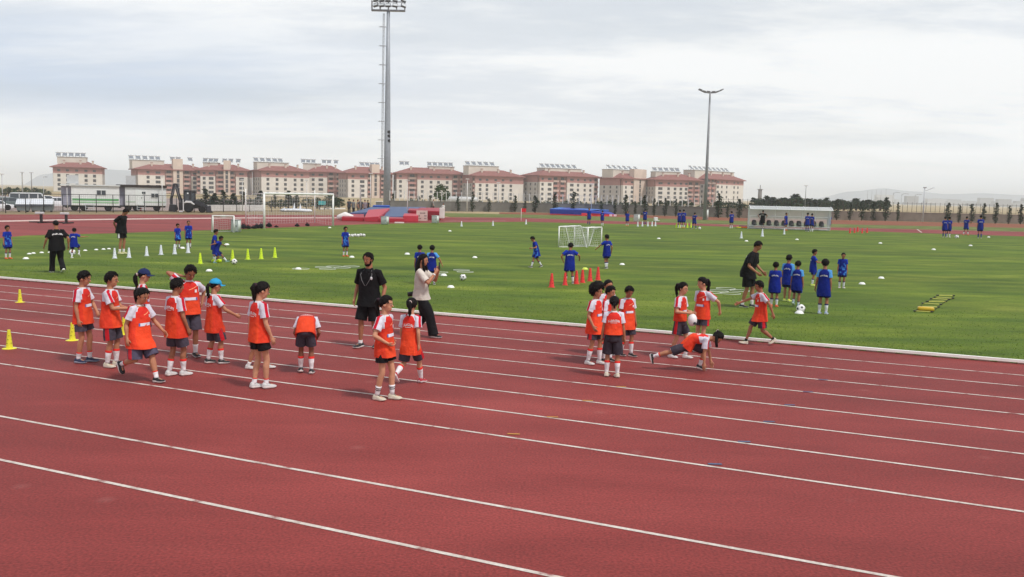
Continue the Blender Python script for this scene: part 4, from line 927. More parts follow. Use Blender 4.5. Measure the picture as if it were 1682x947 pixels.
# ------------------------------------------------------------------ small training gear
def cone_mesh(col, H_, r0, r1, base, stripes=False):
    """tapered training cone: hollow look at the tip, slots, flared foot"""
    mb = MB(); n = 16; rings = []
    prof = [(r0 * 1.0, .045), (r0 * .98, .06), (lerp(r0, r1, .5), .52), (r1 * 1.02, .97), (r1, 1.0), (r1 * .7, 1.0), (r1 * .6, .93)]
    for (r_, z) in prof: rings.append([V((r_ * math.cos(2 * math.pi * j / n), r_ * math.sin(2 * math.pi * j / n), z * H_)) for j in range(n)])
    dk = tuple(c * .55 for c in col)
    mb.ring_loft(rings, col)
    ft = MB(); q = base
    if stripes:      # round flared foot
        rr = [[V((r_ * math.cos(2 * math.pi * j / 20), r_ * math.sin(2 * math.pi * j / 20), z)) for j in range(20)] for (r_, z) in ((q, 0), (q, .012), (q * .88, .02), (r0 * 1.02, .05))]
        ft.ring_loft(rr, col)
    else: ft.box((0, 0, .012), (q * 2, q * 2, .024), col)
    sl = MB()
    for k in range(3):
        for j in range(4):
            z = H_ * (.3 + .2 * k); t = (z / H_ - .06) / .91; r_ = lerp(r0, r1, t); a = math.pi / 4 + j * math.pi / 2 + k * .4
            c = V((r_ * math.cos(a), r_ * math.sin(a), z)); sl.box(c, (.012, r_ * .55, H_ * .05), dk, Matrix.Rotation(a, 3, 'Z'))
    return mb, ft, sl
CONES = {}
def cone(kind, px, py, hpx, label, group):
    col, stripes = {'white': (S(222, 226, 232), False), 'yellow': (S(206, 232, 40), False), 'lemon': (S(222, 214, 50), True), 'red': (S(226, 52, 48), False)}[kind]
    p = G(px, py); H_ = hpx * mpp(p); rz = face_cam(p) + R(random.uniform(-30, 30))
    if kind not in CONES:
        root = empty('training_cone', p, rz, label, 'cone', group)
        a, b, c = cone_mesh(col, 1.0, .19 if not stripes else .17, .075, .23 if not stripes else .36, stripes)
        a.build('cone_body', 'plastic', root); b.build('base', 'plastic', root); c.build('slots', 'plastic', root)
        CONES[kind] = root; root.scale = (H_,) * 3
    else: copy_tree(CONES[kind], p, rz, label, (H_,) * 3)['group'] = group
for i, (x, y, h_) in enumerate([(188.5, 424, 17), (212, 423, 16.5), (241, 420, 16), (264.5, 418, 16), (287, 417, 16.5), (309, 415, 16.5)]):
    cone('white', x, y, h_, f'{ORD[i]} white cone from the left in the row ahead of the two waiting boys', 'white cones in the left row')
for i, (x, y, h_) in enumerate([(329, 433, 18), (382, 427.5, 17.5), (407, 426, 17.5), (429, 425, 17.5), (451.5, 423, 17)]):
    cone('yellow', x, y, h_, f'{ORD[i]} lime yellow cone from the left in the row by the kicking boy', 'lime cones in the left row')
for (x, y, h_, lb) in [(33, 496, 21, 'yellow cone on the track farthest back at the left edge'), (15.5, 572, 31, 'yellow cone on the track nearest the bottom left, the largest'),
                       (119, 558.5, 29, 'yellow cone on the track left of the boy tugging his hem'), (204, 548.5, 28, 'yellow cone on the track peeping between the boys and the striding girl')]:
    cone('lemon', x, y, h_, lb, 'yellow cones on the track')
for i, (x, y, h_) in enumerate([(906, 471.5, 23), (928, 468, 20.5), (946.5, 466, 22), (956.5, 464, 21.5), (969, 461.5, 21.5), (982, 459.5, 21.5)]):
    cone('red', x, y, h_, f'{ORD[i]} red cone from the left in the line by the boy in the long shirt', 'red cones near the small goals')
for i, (x, y, h_) in enumerate([(758, 371.5, 8.5), (809.7, 370.5, 8.2), (864, 368, 8)]):
    cone('white', x, y, h_, f'{ORD[i]} small white cone from the left along the far grass edge', 'white cones on the far edge')
for i, (x, y) in enumerate([(1047.5, 371.5), (1055, 371.3), (1064, 371.3), (1071, 371.2), (1076.5, 371)]):
    cone('white', x, y, 8, f'{ORD[i]} white cone from the left in the tight far row of five', 'far tight row of white cones')
for i, (x, y) in enumerate([(1111, 374), (1116.5, 374), (1123, 373.8), (1129, 373.6), (1135, 373.4)]):
    cone('yellow', x, y, 8, f'{ORD[i]} yellow cone from the left in the far row beside a close pair of boys', 'far row of yellow cones')
for i, (x, y, h_) in enumerate([(1217.5, 391, 11), (1252, 388, 12), (1288, 384.5, 9)]):
    cone('white', x, y, h_, f'{ORD[i]} white cone from the left on the grass in front of the dugout', 'white cones before the dugout')
for i, (x, y) in enumerate([(1396, 382.5), (1403.5, 382), (1408.5, 380.5), (1416, 382.8), (1424, 382)]):
    cone('red', x, y, 8.5, f'{ORD[i]} small red cone from the left in the cluster right of the dugout', 'red cones right of the dugout')
cone('red', 231, 346, 10, 'lone orange traffic cone under the white cabin trailers', None)

# marker discs
dm = MB(); rr = [[V((r_ * math.cos(2 * math.pi * j / 18), r_ * math.sin(2 * math.pi * j / 18), z)) for j in range(18)] for (r_, z) in ((.105, 0), (.10, .012), (.062, .055), (.045, .062), (.038, .055))]
dm.ring_loft(rr, S(236, 236, 232)); disc_me = dm.mesh('marker_disc'); disc_me.materials.append(M['plastic'])
dy = MB(); dy.ring_loft(rr, S(214, 230, 90)); disc_y = dy.mesh('marker_disc'); disc_y.materials.append(M['plastic'])
DISCS = [(42.6, 425, 'by the left edge near the boy in blue'), (299.5, 407.8, 'between the two waiting boys and the white cones'), (372.5, 402, 'behind the lime cones and the kicking boy'), (343.5, 445, 'alone in front of the lime cones'),
         (578, 422.5, 'beside the head of the bearded man'), (669, 417.5, 'left of the long haired woman'), (780, 423, 'in the open grass right of the two walking boys'), (739, 379.5, 'far off below the red mats'),
         (740.5, 472, 'below the ball near the hoops'), (1022, 434.5, 'right of the boy by the small goals'), (1082, 392, 'alone in the far grass left of centre'), (1226, 396, 'in front of the first white cone by the dugout'),
         (1309, 393.5, 'in front of the dugout pair'), (1446, 399.5, 'small and far in the right grass'), (1533.5, 410, 'below the far right pair of boys'), (1594, 403.5, 'small and far below the rightmost boys'),
         (1416, 466.5, 'nearer left one of two right of the patterned boy'), (1447.5, 457, 'farther right one of two right of the patterned boy'), (1313, 514.5, 'directly in front of the ball at the right group'), (541.5, 374, 'at the right post of the big goal'),
         (1624, 389.5, 'at the far right grass edge'), (490, 442, 'among the hoops left of the bearded man, lying flat'), (729, 452.5, 'near the hoops behind the two walking boys')]
for (x, y, w_) in DISCS:
    o = link('marker_disc', disc_me); o.location = G(x, y, .004); k = 1.15 if y > 420 else 1.3; o.scale = (k, k, k); tag(o, f'white marker disc {w_}', 'marker disc', 'white marker discs on the grass')
for (x, y, w_) in [(961, 442, 'pale lime marker disc between the red cones and the small goals')]:
    o = link('marker_disc', disc_y); o.location = G(x, y, .004); o.scale = (1.2,) * 3; tag(o, w_, 'marker disc')
for i, (x, y) in enumerate([(48, 417), (55, 416), (68.5, 415), (82, 414.6), (140, 411.5), (158, 410.2), (170, 409.4), (179, 408.8)]):
    o = link('marker_disc', disc_me); o.location = G(x, y, .004); o.scale = (.9, .9, .8); tag(o, f'{ORD[i]} small white disc from the left in the line behind the walking man', 'marker disc', 'line of small discs on the left grass')
mk = MB(); mk.box((0, 0, .06), (.34, .3, .12), S(206, 232, 40)); o = mk.build('bib_bundle', 'cloth', bevel=.04); o.location = G(356, 430.5, .004); tag(o, 'lime yellow bundle lying at the feet of the kicking boy', 'bundle')

# hoops
hp_ = MB(); n = 28
hp_.ring_loft([[V(((.31 + .009 * math.cos(a)) * math.cos(2 * math.pi * j / n), (.31 + .009 * math.cos(a)) * math.sin(2 * math.pi * j / n), .009 + .009 * math.sin(a))) for j in range(n)] for a in [2 * math.pi * k / 6 for k in range(7)]], S(206, 210, 196), cap0=False, cap1=False)
hoop_me = hp_.mesh('hoop'); hoop_me.materials.append(M['plastic'])
def hoops(lst, where, group):
    for i, (x, y) in enumerate(lst):
        o = link('hoop', hoop_me); o.location = G(x, y, .004); tag(o, f'{ORD[i]} white hoop from the left lying flat {where}', 'hoop', group)
hoops([(494, 441.5), (531, 438.8), (538, 441.8), (549, 437.8), (562, 439.6), (577, 437.6)], 'left of the bearded man', 'hoops left of the man')
hoops([(716, 450.5), (722, 447.2), (758, 443.6), (764, 446.6)], 'right of the two walking boys', 'hoops by the walking boys')
hoops([(1168, 480.5), (1180, 478), (1192, 474), (1200, 482), (1215, 477.5)], 'left of the man in black leaning over', 'hoops by the leaning man')

# footballs
import bmesh
fb = bmesh.new(); bmesh.ops.create_icosphere(fb, subdivisions=4, radius=.11)
ico = bmesh.new(); bmesh.ops.create_icosphere(ico, subdivisions=1, radius=1); dirs = [v.co.normalized() for v in ico.verts]; ico.free()
me_ball = bpy.data.meshes.new('football'); fb.to_mesh(me_ball); fb.free()
cols = []
for p in me_ball.polygons:
    d = max(p.center.normalized().dot(q) for q in dirs); cols.append(S(60, 60, 70) if d > .965 else S(232, 230, 228))
put_colours(me_ball, cols); me_ball.polygons.foreach_set('use_smooth', [True] * len(me_ball.polygons)); me_ball.materials.append(M['plastic'])
def ball(x, y, label, group=None, z=.114, k=1.0):
    o = link('football', me_ball); p = G(x, y); o.location = p + V((0, 0, z)); o.rotation_euler = (x, y, x * .3); o.scale = (k,) * 3; tag(o, label, 'ball', group)
ball(385, 434, 'white football rolling away from the lunging boy', k=1.0); ball(760.5, 460.5, 'white and black football resting right of the two walking boys', k=1.0)
ball(1315, 513.5, 'football at the feet of the boys in the right group', k=1.05); ball(1149, 376.5, 'small far football beside the reaching boy', k=1.25)
ball(1571.5, 390.8, 'far football beside the pair near the right wall', k=1.5); ball(119, 418.5, 'football at the foot of the boy turning away', k=1.2)
for i, (x, y) in enumerate([(573, 389), (578.5, 389.6), (583, 389), (588, 389.4), (592.5, 388.6), (597.5, 389)]):
    ball(x, y, f'{ORD[i]} football from the left in the row behind the boy with orange boots', 'row of footballs', k=1.0)
wb = MB(); wb.ell((0, 0, 0), (.085, .085, .115), S(232, 228, 228), nu=16, nv=12); wb.ell((.03, -.07, -.05), (.03, .02, .03), S(60, 60, 66), nu=8, nv=6); o = wb.build('ball', 'plastic'); c = to_world(rb, (ib['wri'][0] + ib['wri'][1]) / 2); yb = ib['yaw']
o.location = c + V((math.cos(yb) * .05 + math.sin(yb) * .03, math.sin(yb) * .05 - math.cos(yb) * .06, -.12)); tag(o, 'white ball held against the hip by the girl with a ponytail', 'ball')

# agility ladder
lad = empty('agility_ladder', G(1534, 499, .004), 0, 'yellow rung agility ladder lying bunched on the right grass', 'agility ladder')
inv = -V(lad.location)
L0, R0 = [(1503, 512), (1511, 505), (1516, 499), (1523, 496), (1530, 491.5), (1536, 489), (1540, 486)], [(1530, 513.5), (1541, 505.5), (1545, 501), (1553, 496), (1558, 493), (1565, 491), (1566, 486.5)]
for i, (a, b) in enumerate(zip(L0, R0)):
    q = MB(); pa, pb = G(*a) + inv + V((0, 0, .03)), G(*b) + inv + V((0, 0, .03)); q.bar(pa, pb, .055, .015, S(206, 200, 96)); q.build('rung', 'plastic', lad, smooth=False)
    for p in (pa, pb): q2 = MB(); q2.box(p, (.07, .06, .03), S(34, 34, 30)); q2.build('rung_clip', 'plastic', lad, smooth=False)
q = MB()
for side in (L0, R0): q.tube([G(*p) + inv + V((0, 0, .018)) for p in side], .008, 5, S(50, 54, 36))
q.build('strap', 'cloth', lad)
q = MB(); q.bar(G(1507, 509.5) + inv + V((0, 0, .06)), G(1534, 511) + inv + V((0, 0, .06)), .22, .1, S(206, 170, 40)); q.build('rolled_rungs', 'plastic', lad, bevel=.03)

# goals
WH = S(226, 226, 222); NETC = S(206, 208, 206)
def net(mb, a, b, c, d, nu, nv, r_=.008):
    """wire net stretched over the four corners a b (top) d c (bottom), a little slack"""
    a, b, c, d = V(a), V(b), V(c), V(d)
    n_ = (b - a).cross(d - a).normalized()
    def P(u, v): return a * ((1 - u) * (1 - v)) + b * (u * (1 - v)) + c * (u * v) + d * ((1 - u) * v) - V((0, 0, .10 * math.sin(math.pi * u) * (1 - v) * v * 2)) + n_ * (.05 * math.sin(u * 9) * math.sin(v * 5))
    for i in range(nu + 1): mb.tube([P(i / nu, k / 6) for k in range(7)], r_, 3, NETC, round_ends=False)
    for j in range(nv + 1): mb.tube([P(k / 8, j / nv) for k in range(9)], r_, 3, NETC, round_ends=False)
def goal(name, label, A, B, hgt, backT, backB, thick, cells, group=None, poles=None, rr=.008):
    """A, B: feet of the posts (world). backT/backB: offsets of the rear top and rear bottom"""
    o = (A + B) / 2; root = empty(name, o, 0, label, 'goal', group); a, b = A - o, B - o; z = V((0, 0, hgt))
    for p in (a, b):
        q = MB(); q.tube([p, p + z], thick, 10, WH, round_ends=False); q.build('post', 'paint', root)
    q = MB(); q.tube([a + z, b + z], thick * 1.02, 10, WH); q.build('crossbar', 'paint', root)
    q = MB()
    if poles:
        for p in poles: q = MB(); q.tube([p - o, p - o + V((0, 0, hgt * 1.12))], thick * .55, 8, WH, round_ends=False); q.build('net_pole', 'paint', root)
        at, bt, ab, bb = poles[0] - o + z * .98, poles[1] - o + z * .98, poles[0] - o, poles[1] - o
    else:
        at, bt, ab, bb = a + z + backT[0], b + z + backT[1], a + backB[0], b + backB[1]
        q.tube([a + z, at, ab, bb, bt, b + z], thick * .8, 8, WH); q.tube([a, ab], thick * .8, 8, WH); q.tube([b, bb], thick * .8, 8, WH); q.tube([at, bt], thick * .6, 8, WH); q.build('rear_frame', 'paint', root)
    nm = MB(); nu, nv, nd = cells
    net(nm, at, bt, bb, ab, nu, nv, rr); net(nm, a + z, at, ab, a, nd, nv, rr); net(nm, b + z, bt, bb, b, nd, nv, rr); net(nm, a + z, b + z, bt, at, nu, nd, rr)
    nm.build('net', 'cloth', root, smooth=False); return root
A_, B_ = G(434, 375.5), G(547, 371)
goal('football_goal', 'full size white football goal with hanging net at the far left end', A_, B_, 58 * mpp(A_), None, None, .085, (26, 10, 8), poles=[G(404, 367.5), G(517, 365)], rr=.007)
A_, B_ = G(350, 381), G(384.5, 381.5); m_ = mpp(A_)
bk = (G(338, 381) - A_)
goal('small_goal', 'small white training goal standing before the grey cabinet at the left', A_, B_, 27 * m_, (bk * .5 + V((0, .6, 0)),) * 2, (bk + V((0, 1.2, 0)),) * 2, .045, (12, 8, 6), 'small goals')
A_, B_ = G(917.6, 405.5), G(943, 403); m_ = mpp(A_)
goal('small_goal', 'left one of the two small goals set back to back on the grass', A_, B_, 33.5 * m_, (V((11 * m_, .3, 0)), V((11 * m_, .3, 0))), (V((19 * m_, .2, 0)), V((20 * m_, -.6, 0))), .035, (12, 9, 6), 'small goals', rr=.006)
A_, B_ = G(987.5, 404.5), G(965, 406.5)
goal('small_goal', 'right one of the two small goals set back to back on the grass', A_, B_, 32.5 * m_, (V((-11 * m_, .3, 0)), V((-11 * m_, .3, 0))), (V((-20 * m_, .2, 0)), V((-1 * m_, .9, 0))), .035, (12, 9, 6), 'small goals', rr=.006)

# grey electric cabinets
def cabinet(x, y, wpx, hpx, label, door_light=True):
    p = G(x, y); m_ = mpp(p); w_, h_ = wpx * m_, hpx * m_; root = empty('electric_cabinet', p, face_cam(p) - R(32), label, 'cabinet', 'grey cabinets round the field'); g1, g2 = S(150, 158, 158), S(178, 186, 182)
    q = MB(); q.box((0, w_ * .3, h_ / 2), (w_ * .75, w_ * .6, h_ * .94), g1); q.build('housing', 'paint', root, bevel=.01)
    q = MB(); q.box((0, w_ * .3, h_ * .985), (w_ * .82, w_ * .68, h_ * .04), g2); q.build('cap', 'paint', root)
    q = MB(); q.box((0, -.008, h_ * .5), (w_ * .66, .02, h_ * .82), g2); d = q.build('door', 'paint', root, bevel=.005)
    q = MB(); q.box((w_ * .24, -.03, h_ * .5), (.03, .03, .14), S(60, 60, 60)); q.build('handle', 'metal', d)
    q = MB(); q.box((w_ * .385, w_ * .3, h_ * .5), (.012, w_ * .5, h_ * .86), S(204, 210, 204)); q.build('side_panel', 'paint', root)
cabinet(385, 381, 17, 20.5, 'grey electric cabinet behind the small goal at the left'); cabinet(630, 368.5, 14, 13.5, 'grey electric cabinet in front of the red and blue mats, left one')
cabinet(713, 366.5, 13, 13, 'grey electric cabinet in front of the red and blue mats, right one'); cabinet(1044, 363.5, 11, 12, 'grey electric cabinet between two far boys'); cabinet(1157, 360.5, 10, 17, 'tall grey electric cabinet at the foot of the slim light mast')
q = MB(); p = G(623, 343); m_ = mpp(p); q.box((0, 0, 6 * m_), (10 * m_, 1, 12 * m_), S(140, 140, 138)); q.box((0, -.05, 12.2 * m_), (11 * m_, 1.3, .12), S(220, 220, 216)); o = q.build('utility_box', 'paint', smooth=False); o.location = p; tag(o, 'grey utility box with white lid beside the floodlight mast', 'box')
q = MB(); p = G(1077, 363.5); m_ = mpp(p); q.box((0, 0, 4 * m_), (6 * m_, .5, 6 * m_), S(214, 214, 210)); q.box((1.5 * m_, -.3, 1.5 * m_), (8 * m_, .3, .12), S(190, 190, 186)); o = q.build('plastic_chair', 'plastic', smooth=False, bevel=.05); o.location = p; tag(o, 'white plastic chair right of the tight row of white cones', 'chair')

# bags by the big goal
def bag(x, y, w_, h_, label):
    p = G(x, y); m_ = mpp(p); root = empty('sports_bag', p, random.uniform(-.5, .5), label, 'bag', 'dark bags by the goal'); w_, h_ = w_ * m_, h_ * m_
    q = MB(); q.tube([(-w_ * .35, 0, h_ * .42), (-w_ * .1, 0, h_ * .5), (w_ * .2, 0, h_ * .46), (w_ * .36, 0, h_ * .38)], [h_ * .32, h_ * .46, h_ * .44, h_ * .3], 10, S(26, 26, 32)); q.build('bag_body', 'cloth', root)
    q = MB(); q.tube([(-w_ * .2, -h_ * .2, h_ * .75), (-w_ * .12, -h_ * .2, h_ * 1.15), (w_ * .12, -h_ * .2, h_ * 1.15), (w_ * .2, -h_ * .2, h_ * .75)], .022, 6, S(34, 34, 40)); q.build('strap', 'cloth', root)
for i, (x, y, w_, h_) in enumerate([(400, 376, 9, 9), (408, 375.8, 10, 6), (417, 375.6, 10, 5), (422, 375.4, 7, 8), (429, 375.4, 9, 9), (442, 373, 8, 7.5), (454, 373, 9, 2.5), (488, 372, 7, 5), (505, 371.2, 8, 5)]):
    bag(x, y, w_, h_, f'{ORD[i]} dark sports bag from the left beside the big goal')
q = MB(); q.box((0, 0, .12), (1.4, .5, .24), S(70, 70, 74)); q.box((.6, 0, .2), (.5, .4, .3), S(120, 120, 124)); o = q.build('kit_pile', 'cloth', bevel=.08); o.location = G(1225, 374); tag(o, 'grey kit bags piled at the left foot of the dugout', 'bags')
q = MB(); q.box((0, 0, .06), (1.0, .6, .12), S(206, 200, 60)); q.box((.2, -.2, .1), (.6, .4, .1), S(220, 90, 40)); o = q.build('bib_pile', 'cloth', bevel=.04); o.location = G(1218, 374.2); tag(o, 'yellow and orange bibs dropped left of the dugout', 'bibs')

# corner flag, flat boards
fl = empty('corner_flag', G(856, 362), 0, 'small red flag on a white pole at the far edge', 'flag'); m_ = mpp(V(fl.location))
q = MB(); q.tube([(0, 0, 0), (0, 0, 20 * m_)], .03, 8, S(220, 220, 216)); q.build('pole', 'paint', fl)
q = MB()
for k in range(5): q.quad((-.0 + k * .11, .04 * math.sin(k), 14 * m_), ((k + 1) * .11, .04 * math.sin(k + 1), 14 * m_), ((k + 1) * .11, .04 * math.sin(k + 1), 20 * m_), (k * .11, .04 * math.sin(k), 20 * m_), S(206, 40, 52))
q.build('flag_cloth', 'cloth', fl)
# hurdle frame on the left bend
A_, B_ = G(68, 366), G(109, 367); o_ = (A_ + B_) / 2; hu = empty('barrier', o_, 0, 'dark framed barrier with pale top blocks standing on the left track bend', 'barrier'); m_ = mpp(o_)
for p in (A_, B_):
    q = MB(); q.box(p - o_ + V((0, 0, 8 * m_)), (.16, .16, 16 * m_), S(36, 30, 32)); q.box(p - o_ + V((0, .3, .05)), (.16, 1.5, .1), S(36, 30, 32)); q.build('leg', 'metal', hu, smooth=False)
    q = MB(); q.box(p - o_ + V((-.12, 0, 16.5 * m_)), (.62, .3, .17), S(196, 196, 196)); q.build('top_block', 'plastic', hu, smooth=False, bevel=.04)
q = MB(); q.bar(A_ - o_ + V((-1.2, .5, .06)), B_ - o_ + V((-.3, .5, .06)), .12, .08, S(40, 34, 36)); q.build('floor_bar', 'metal', hu, smooth=False)

# ------------------------------------------------------------------ landing mats
def block(pts_bottom, h0, h1, col, mb, o):
    """mat block on a footprint given in photo pixels; h0/h1 heights in metres per corner"""
    P = [G(*p) - o for p in pts_bottom]; hs = h1 if isinstance(h1, (list, tuple)) else [h1] * len(P)
    lo = [p + V((0, 0, h0)) for p in P]; hi = [p + V((0, 0, h)) for p, h in zip(P, hs)]
    i = len(mb.v); n = len(P); mb.v += lo + hi
    for j in range(n): mb.f.append((i + j, i + (j + 1) % n, i + n + (j + 1) % n, i + n + j)); mb.c.append(col)
    mb.f.append(tuple(i + n + j for j in range(n))); mb.c.append(col)
    mb.f.append(tuple(i + j for j in reversed(range(n)))); mb.c.append(col)
RED, RED2, BLU, BLU2 = S(158, 22, 42), S(184, 48, 64), S(64, 84, 122), S(34, 80, 168)
pv = empty('pole_vault_mat', G(640, 360), 0, 'large red and blue pole vault landing mat beside the floodlight mast', 'landing mat'); o_ = V(pv.location); mm = mpp(o_)
q = MB(); block([(561, 362.5), (598, 363), (598, 356.5), (566, 356)], 0, [6 * mm, 6 * mm, 6.5 * mm, 6 * mm], RED, q, o_); q.build('front_wing', 'vinyl', pv, smooth=False, bevel=.05)
q = MB(); block([(598.2, 363.2), (622, 364), (640, 356), (605, 355)], 0, [6 * mm, 8 * mm, 16 * mm, 12 * mm], RED2, q, o_); q.build('side_wing', 'vinyl', pv, smooth=False, bevel=.05)
q = MB(); block([(622.3, 364.2), (664, 364.8), (664, 361), (628, 360)], 0, 5.5 * mm, RED, q, o_); q.build('box_wing', 'vinyl', pv, smooth=False, bevel=.05)
q = MB(); block([(662, 364), (687, 364.4), (687, 359), (664, 358.6)], 0, 9.5 * mm, RED2, q, o_); q.build('right_wing', 'vinyl', pv, smooth=False, bevel=.05)
q = MB(); block([(670, 359), (724, 361.5), (724, 353), (672, 353)], 0, 15 * mm, RED, q, o_); q.build('main_block', 'vinyl', pv, smooth=False, bevel=.08)
q = MB(); block([(574, 357), (620, 358), (700, 352.5), (612, 351)], 4 * mm, [8 * mm, 11 * mm, 16 * mm, 15 * mm], BLU, q, o_); q.build('blue_cover', 'vinyl', pv, smooth=False, bevel=.05)
q = MB(); block([(630, 361.5), (664, 362), (690, 354), (640, 353.5)], 3 * mm, [6 * mm, 7 * mm, 17 * mm, 16 * mm], BLU, q, o_); q.build('landing_pad', 'vinyl', pv, smooth=False, bevel=.05)
q = MB(); block([(612, 351.4), (640, 352.3), (640, 350.5), (614, 350.2)], 10 * mm, 17.5 * mm, BLU2, q, o_); q.build('rear_pad', 'vinyl', pv, smooth=False, bevel=.05)
for i, (x, y) in enumerate([(577, 359.6), (675, 360.4)]):
    q = MB(); q.box(G(x, y + 3) - o_ + V((0, -.16, 3.6 * mm)), (.34, .02, .22), S(230, 220, 220)); q.build('label_patch', 'paint', pv, smooth=False)
bl = empty('notice_board', G(693, 362.5), 0, 'pale board leaning on the red mats, printed with dark scrawl', 'board'); m_ = mpp(V(bl.location)); q = MB(); q.box((0, 0, 8.6 * m_), (18 * m_, .1, 17 * m_), S(206, 186, 176)); q.build('panel', 'paint', bl, smooth=False)
q = MB(); rnd = random.Random(4)
for r_ in range(3):
    for c_ in range(7):
        if rnd.random() < .8: q.box(((c_ - 3) * 2.2 * m_, -.056, (4 + r_ * 4.4) * m_), (1.7 * m_, .012, rnd.uniform(1.2, 2.4) * m_), S(120, 104, 100))
q.build('print', 'paint', bl, smooth=False)
q = MB(); q.box((0, 0, .35), (.5, 1.2, 17 * mm), S(214, 206, 200)); o = q.build('upright_pad', 'vinyl', smooth=False, bevel=.05); o.location = G(726, 362.5) + V((0, 0, .5)); tag(o, 'pale upright pad at the right end of the red mats', 'pad')
q = MB(); q.tube([(-.6, 0, .25), (0, 0, .42), (.7, 0, .25)], [.3, .42, .28], 10, S(222, 220, 216)); o = q.build('white_sack', 'cloth'); o.location = G(567, 360.5); tag(o, 'white sack at the left tip of the red mats', 'sack')
q = MB(); q.box((0, 0, .05), (13 * mm, .5, .1), S(226, 222, 216)); o = q.build('white_board', 'paint', smooth=False); o.location = G(656, 366); tag(o, 'flat white board lying on the track before the red mats', 'board')
hj = empty('high_jump_mat', G(950, 352), 0, 'long blue high jump mat with red side panels at the far edge', 'landing mat'); o_ = V(hj.location); mm = mpp(o_)
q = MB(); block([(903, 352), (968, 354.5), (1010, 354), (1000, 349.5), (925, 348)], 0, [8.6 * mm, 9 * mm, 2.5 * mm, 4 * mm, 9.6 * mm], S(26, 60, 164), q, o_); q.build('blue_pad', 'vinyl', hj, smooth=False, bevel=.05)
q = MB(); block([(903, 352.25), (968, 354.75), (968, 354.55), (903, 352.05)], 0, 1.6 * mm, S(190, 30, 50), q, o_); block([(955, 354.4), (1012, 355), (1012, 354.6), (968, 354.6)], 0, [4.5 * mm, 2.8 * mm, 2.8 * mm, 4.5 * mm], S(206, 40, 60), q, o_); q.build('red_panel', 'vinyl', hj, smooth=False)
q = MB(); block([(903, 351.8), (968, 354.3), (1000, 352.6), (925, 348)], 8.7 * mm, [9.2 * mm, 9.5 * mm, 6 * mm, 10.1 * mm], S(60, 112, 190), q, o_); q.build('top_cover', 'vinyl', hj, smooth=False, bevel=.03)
for i, (x, y) in enumerate([(993, 354.4), (1003, 354.8), (1010, 354.9)]):
    q = MB(); q.box(G(x, y + .1) - o_ + V((0, -.2, 1.6 * mm)), (.45, .1, .3), S(226, 200, 206)); q.build('label_patch', 'paint', hj, smooth=False)

# ------------------------------------------------------------------ dugout
A_, B_ = G(1231, 376), G(1365.5, 379.5); ax = (B_ - A_); L = ax.length; yaw = math.atan2(ax.y, ax.x); m_ = mpp(A_); Hd = 38.5 * m_
dg_ = empty('dugout', A_, yaw, 'long clear roofed team dugout with a row of black seats', 'dugout'); FR = S(206, 208, 208)
prof = [(.0, .0), (.0, .55), (.04, .86), (.12, .97), (.3, 1.0), (.62, .97), (1.0, .86)]     # from the back foot over the roof; x towards the pitch
Dp = 1.9
def dp(x, t): return V((x, Dp * (1 - t[0]) if False else 1.6 - t[0] * Dp, t[1] * Hd))
nb = 6
for k in range(nb):
    q = MB(); x0, x1 = L * k / nb + .04, L * (k + 1) / nb - .04
    for a, b in zip(prof, prof[1:]): q.quad(dp(x0, a), dp(x1, a), dp(x1, b), dp(x0, b), S(215, 218, 220))
    q.build('clear_panel', 'polycarb', dg_)
for k in range(nb + 1):
    q = MB(); x = L * k / nb
    q.tube([dp(x, t) for t in prof], .035 if 0 < k < nb else .05, 8, FR)
    if k in (0, nb): q.tube([V((x, .9, .05)), V((x, .75, Hd * .93))], .03, 8, FR)
    q.build('rib', 'metal', dg_)
for x in (0, L):
    q = MB(); pts = [dp(x, t) for t in prof[:-1]] + [V((x, 0.4, .05))]; i = len(q.v); q.v += pts; q.f.append(tuple(range(len(pts)))); q.c.append(S(210, 214, 216)); q.build('end_panel', 'polycarb', dg_, smooth=False)
q = MB()
for t in (prof[1], prof[3], prof[-1]): q.tube([dp(0, t), dp(L, t)], .035, 8, FR)
q.bar((0, 1.0, .33), (L, 1.0, .33), .30, .08, FR); q.bar((0, 1.6, .06), (L, 1.6, .06), .08, .12, FR); q.build('rail', 'metal', dg_)
seat = MB(); seat.tube([(0, -.22, .48), (0, 0, .44), (0, .16, .48), (0, .22, .72), (0, .25, .92)], [(.24, .035), (.25, .04), (.25, .05), (.24, .04), (.17, .03)], 10, S(26, 26, 30), ref=(1, 0, 0)); sme = seat.mesh('seat'); sme.materials.append(M['plastic'])
lg = MB(); lg.box((0, 0, .38), (.08, .1, .1), S(90, 90, 92)); lme = lg.mesh('bracket', False); lme.materials.append(M['metal'])
for k in range(10):
    s_ = link('seat', sme, dg_); s_.location = (L * (k + .75) / 10.8, 1.0, 0); b_ = link('seat_bracket', lme, s_)
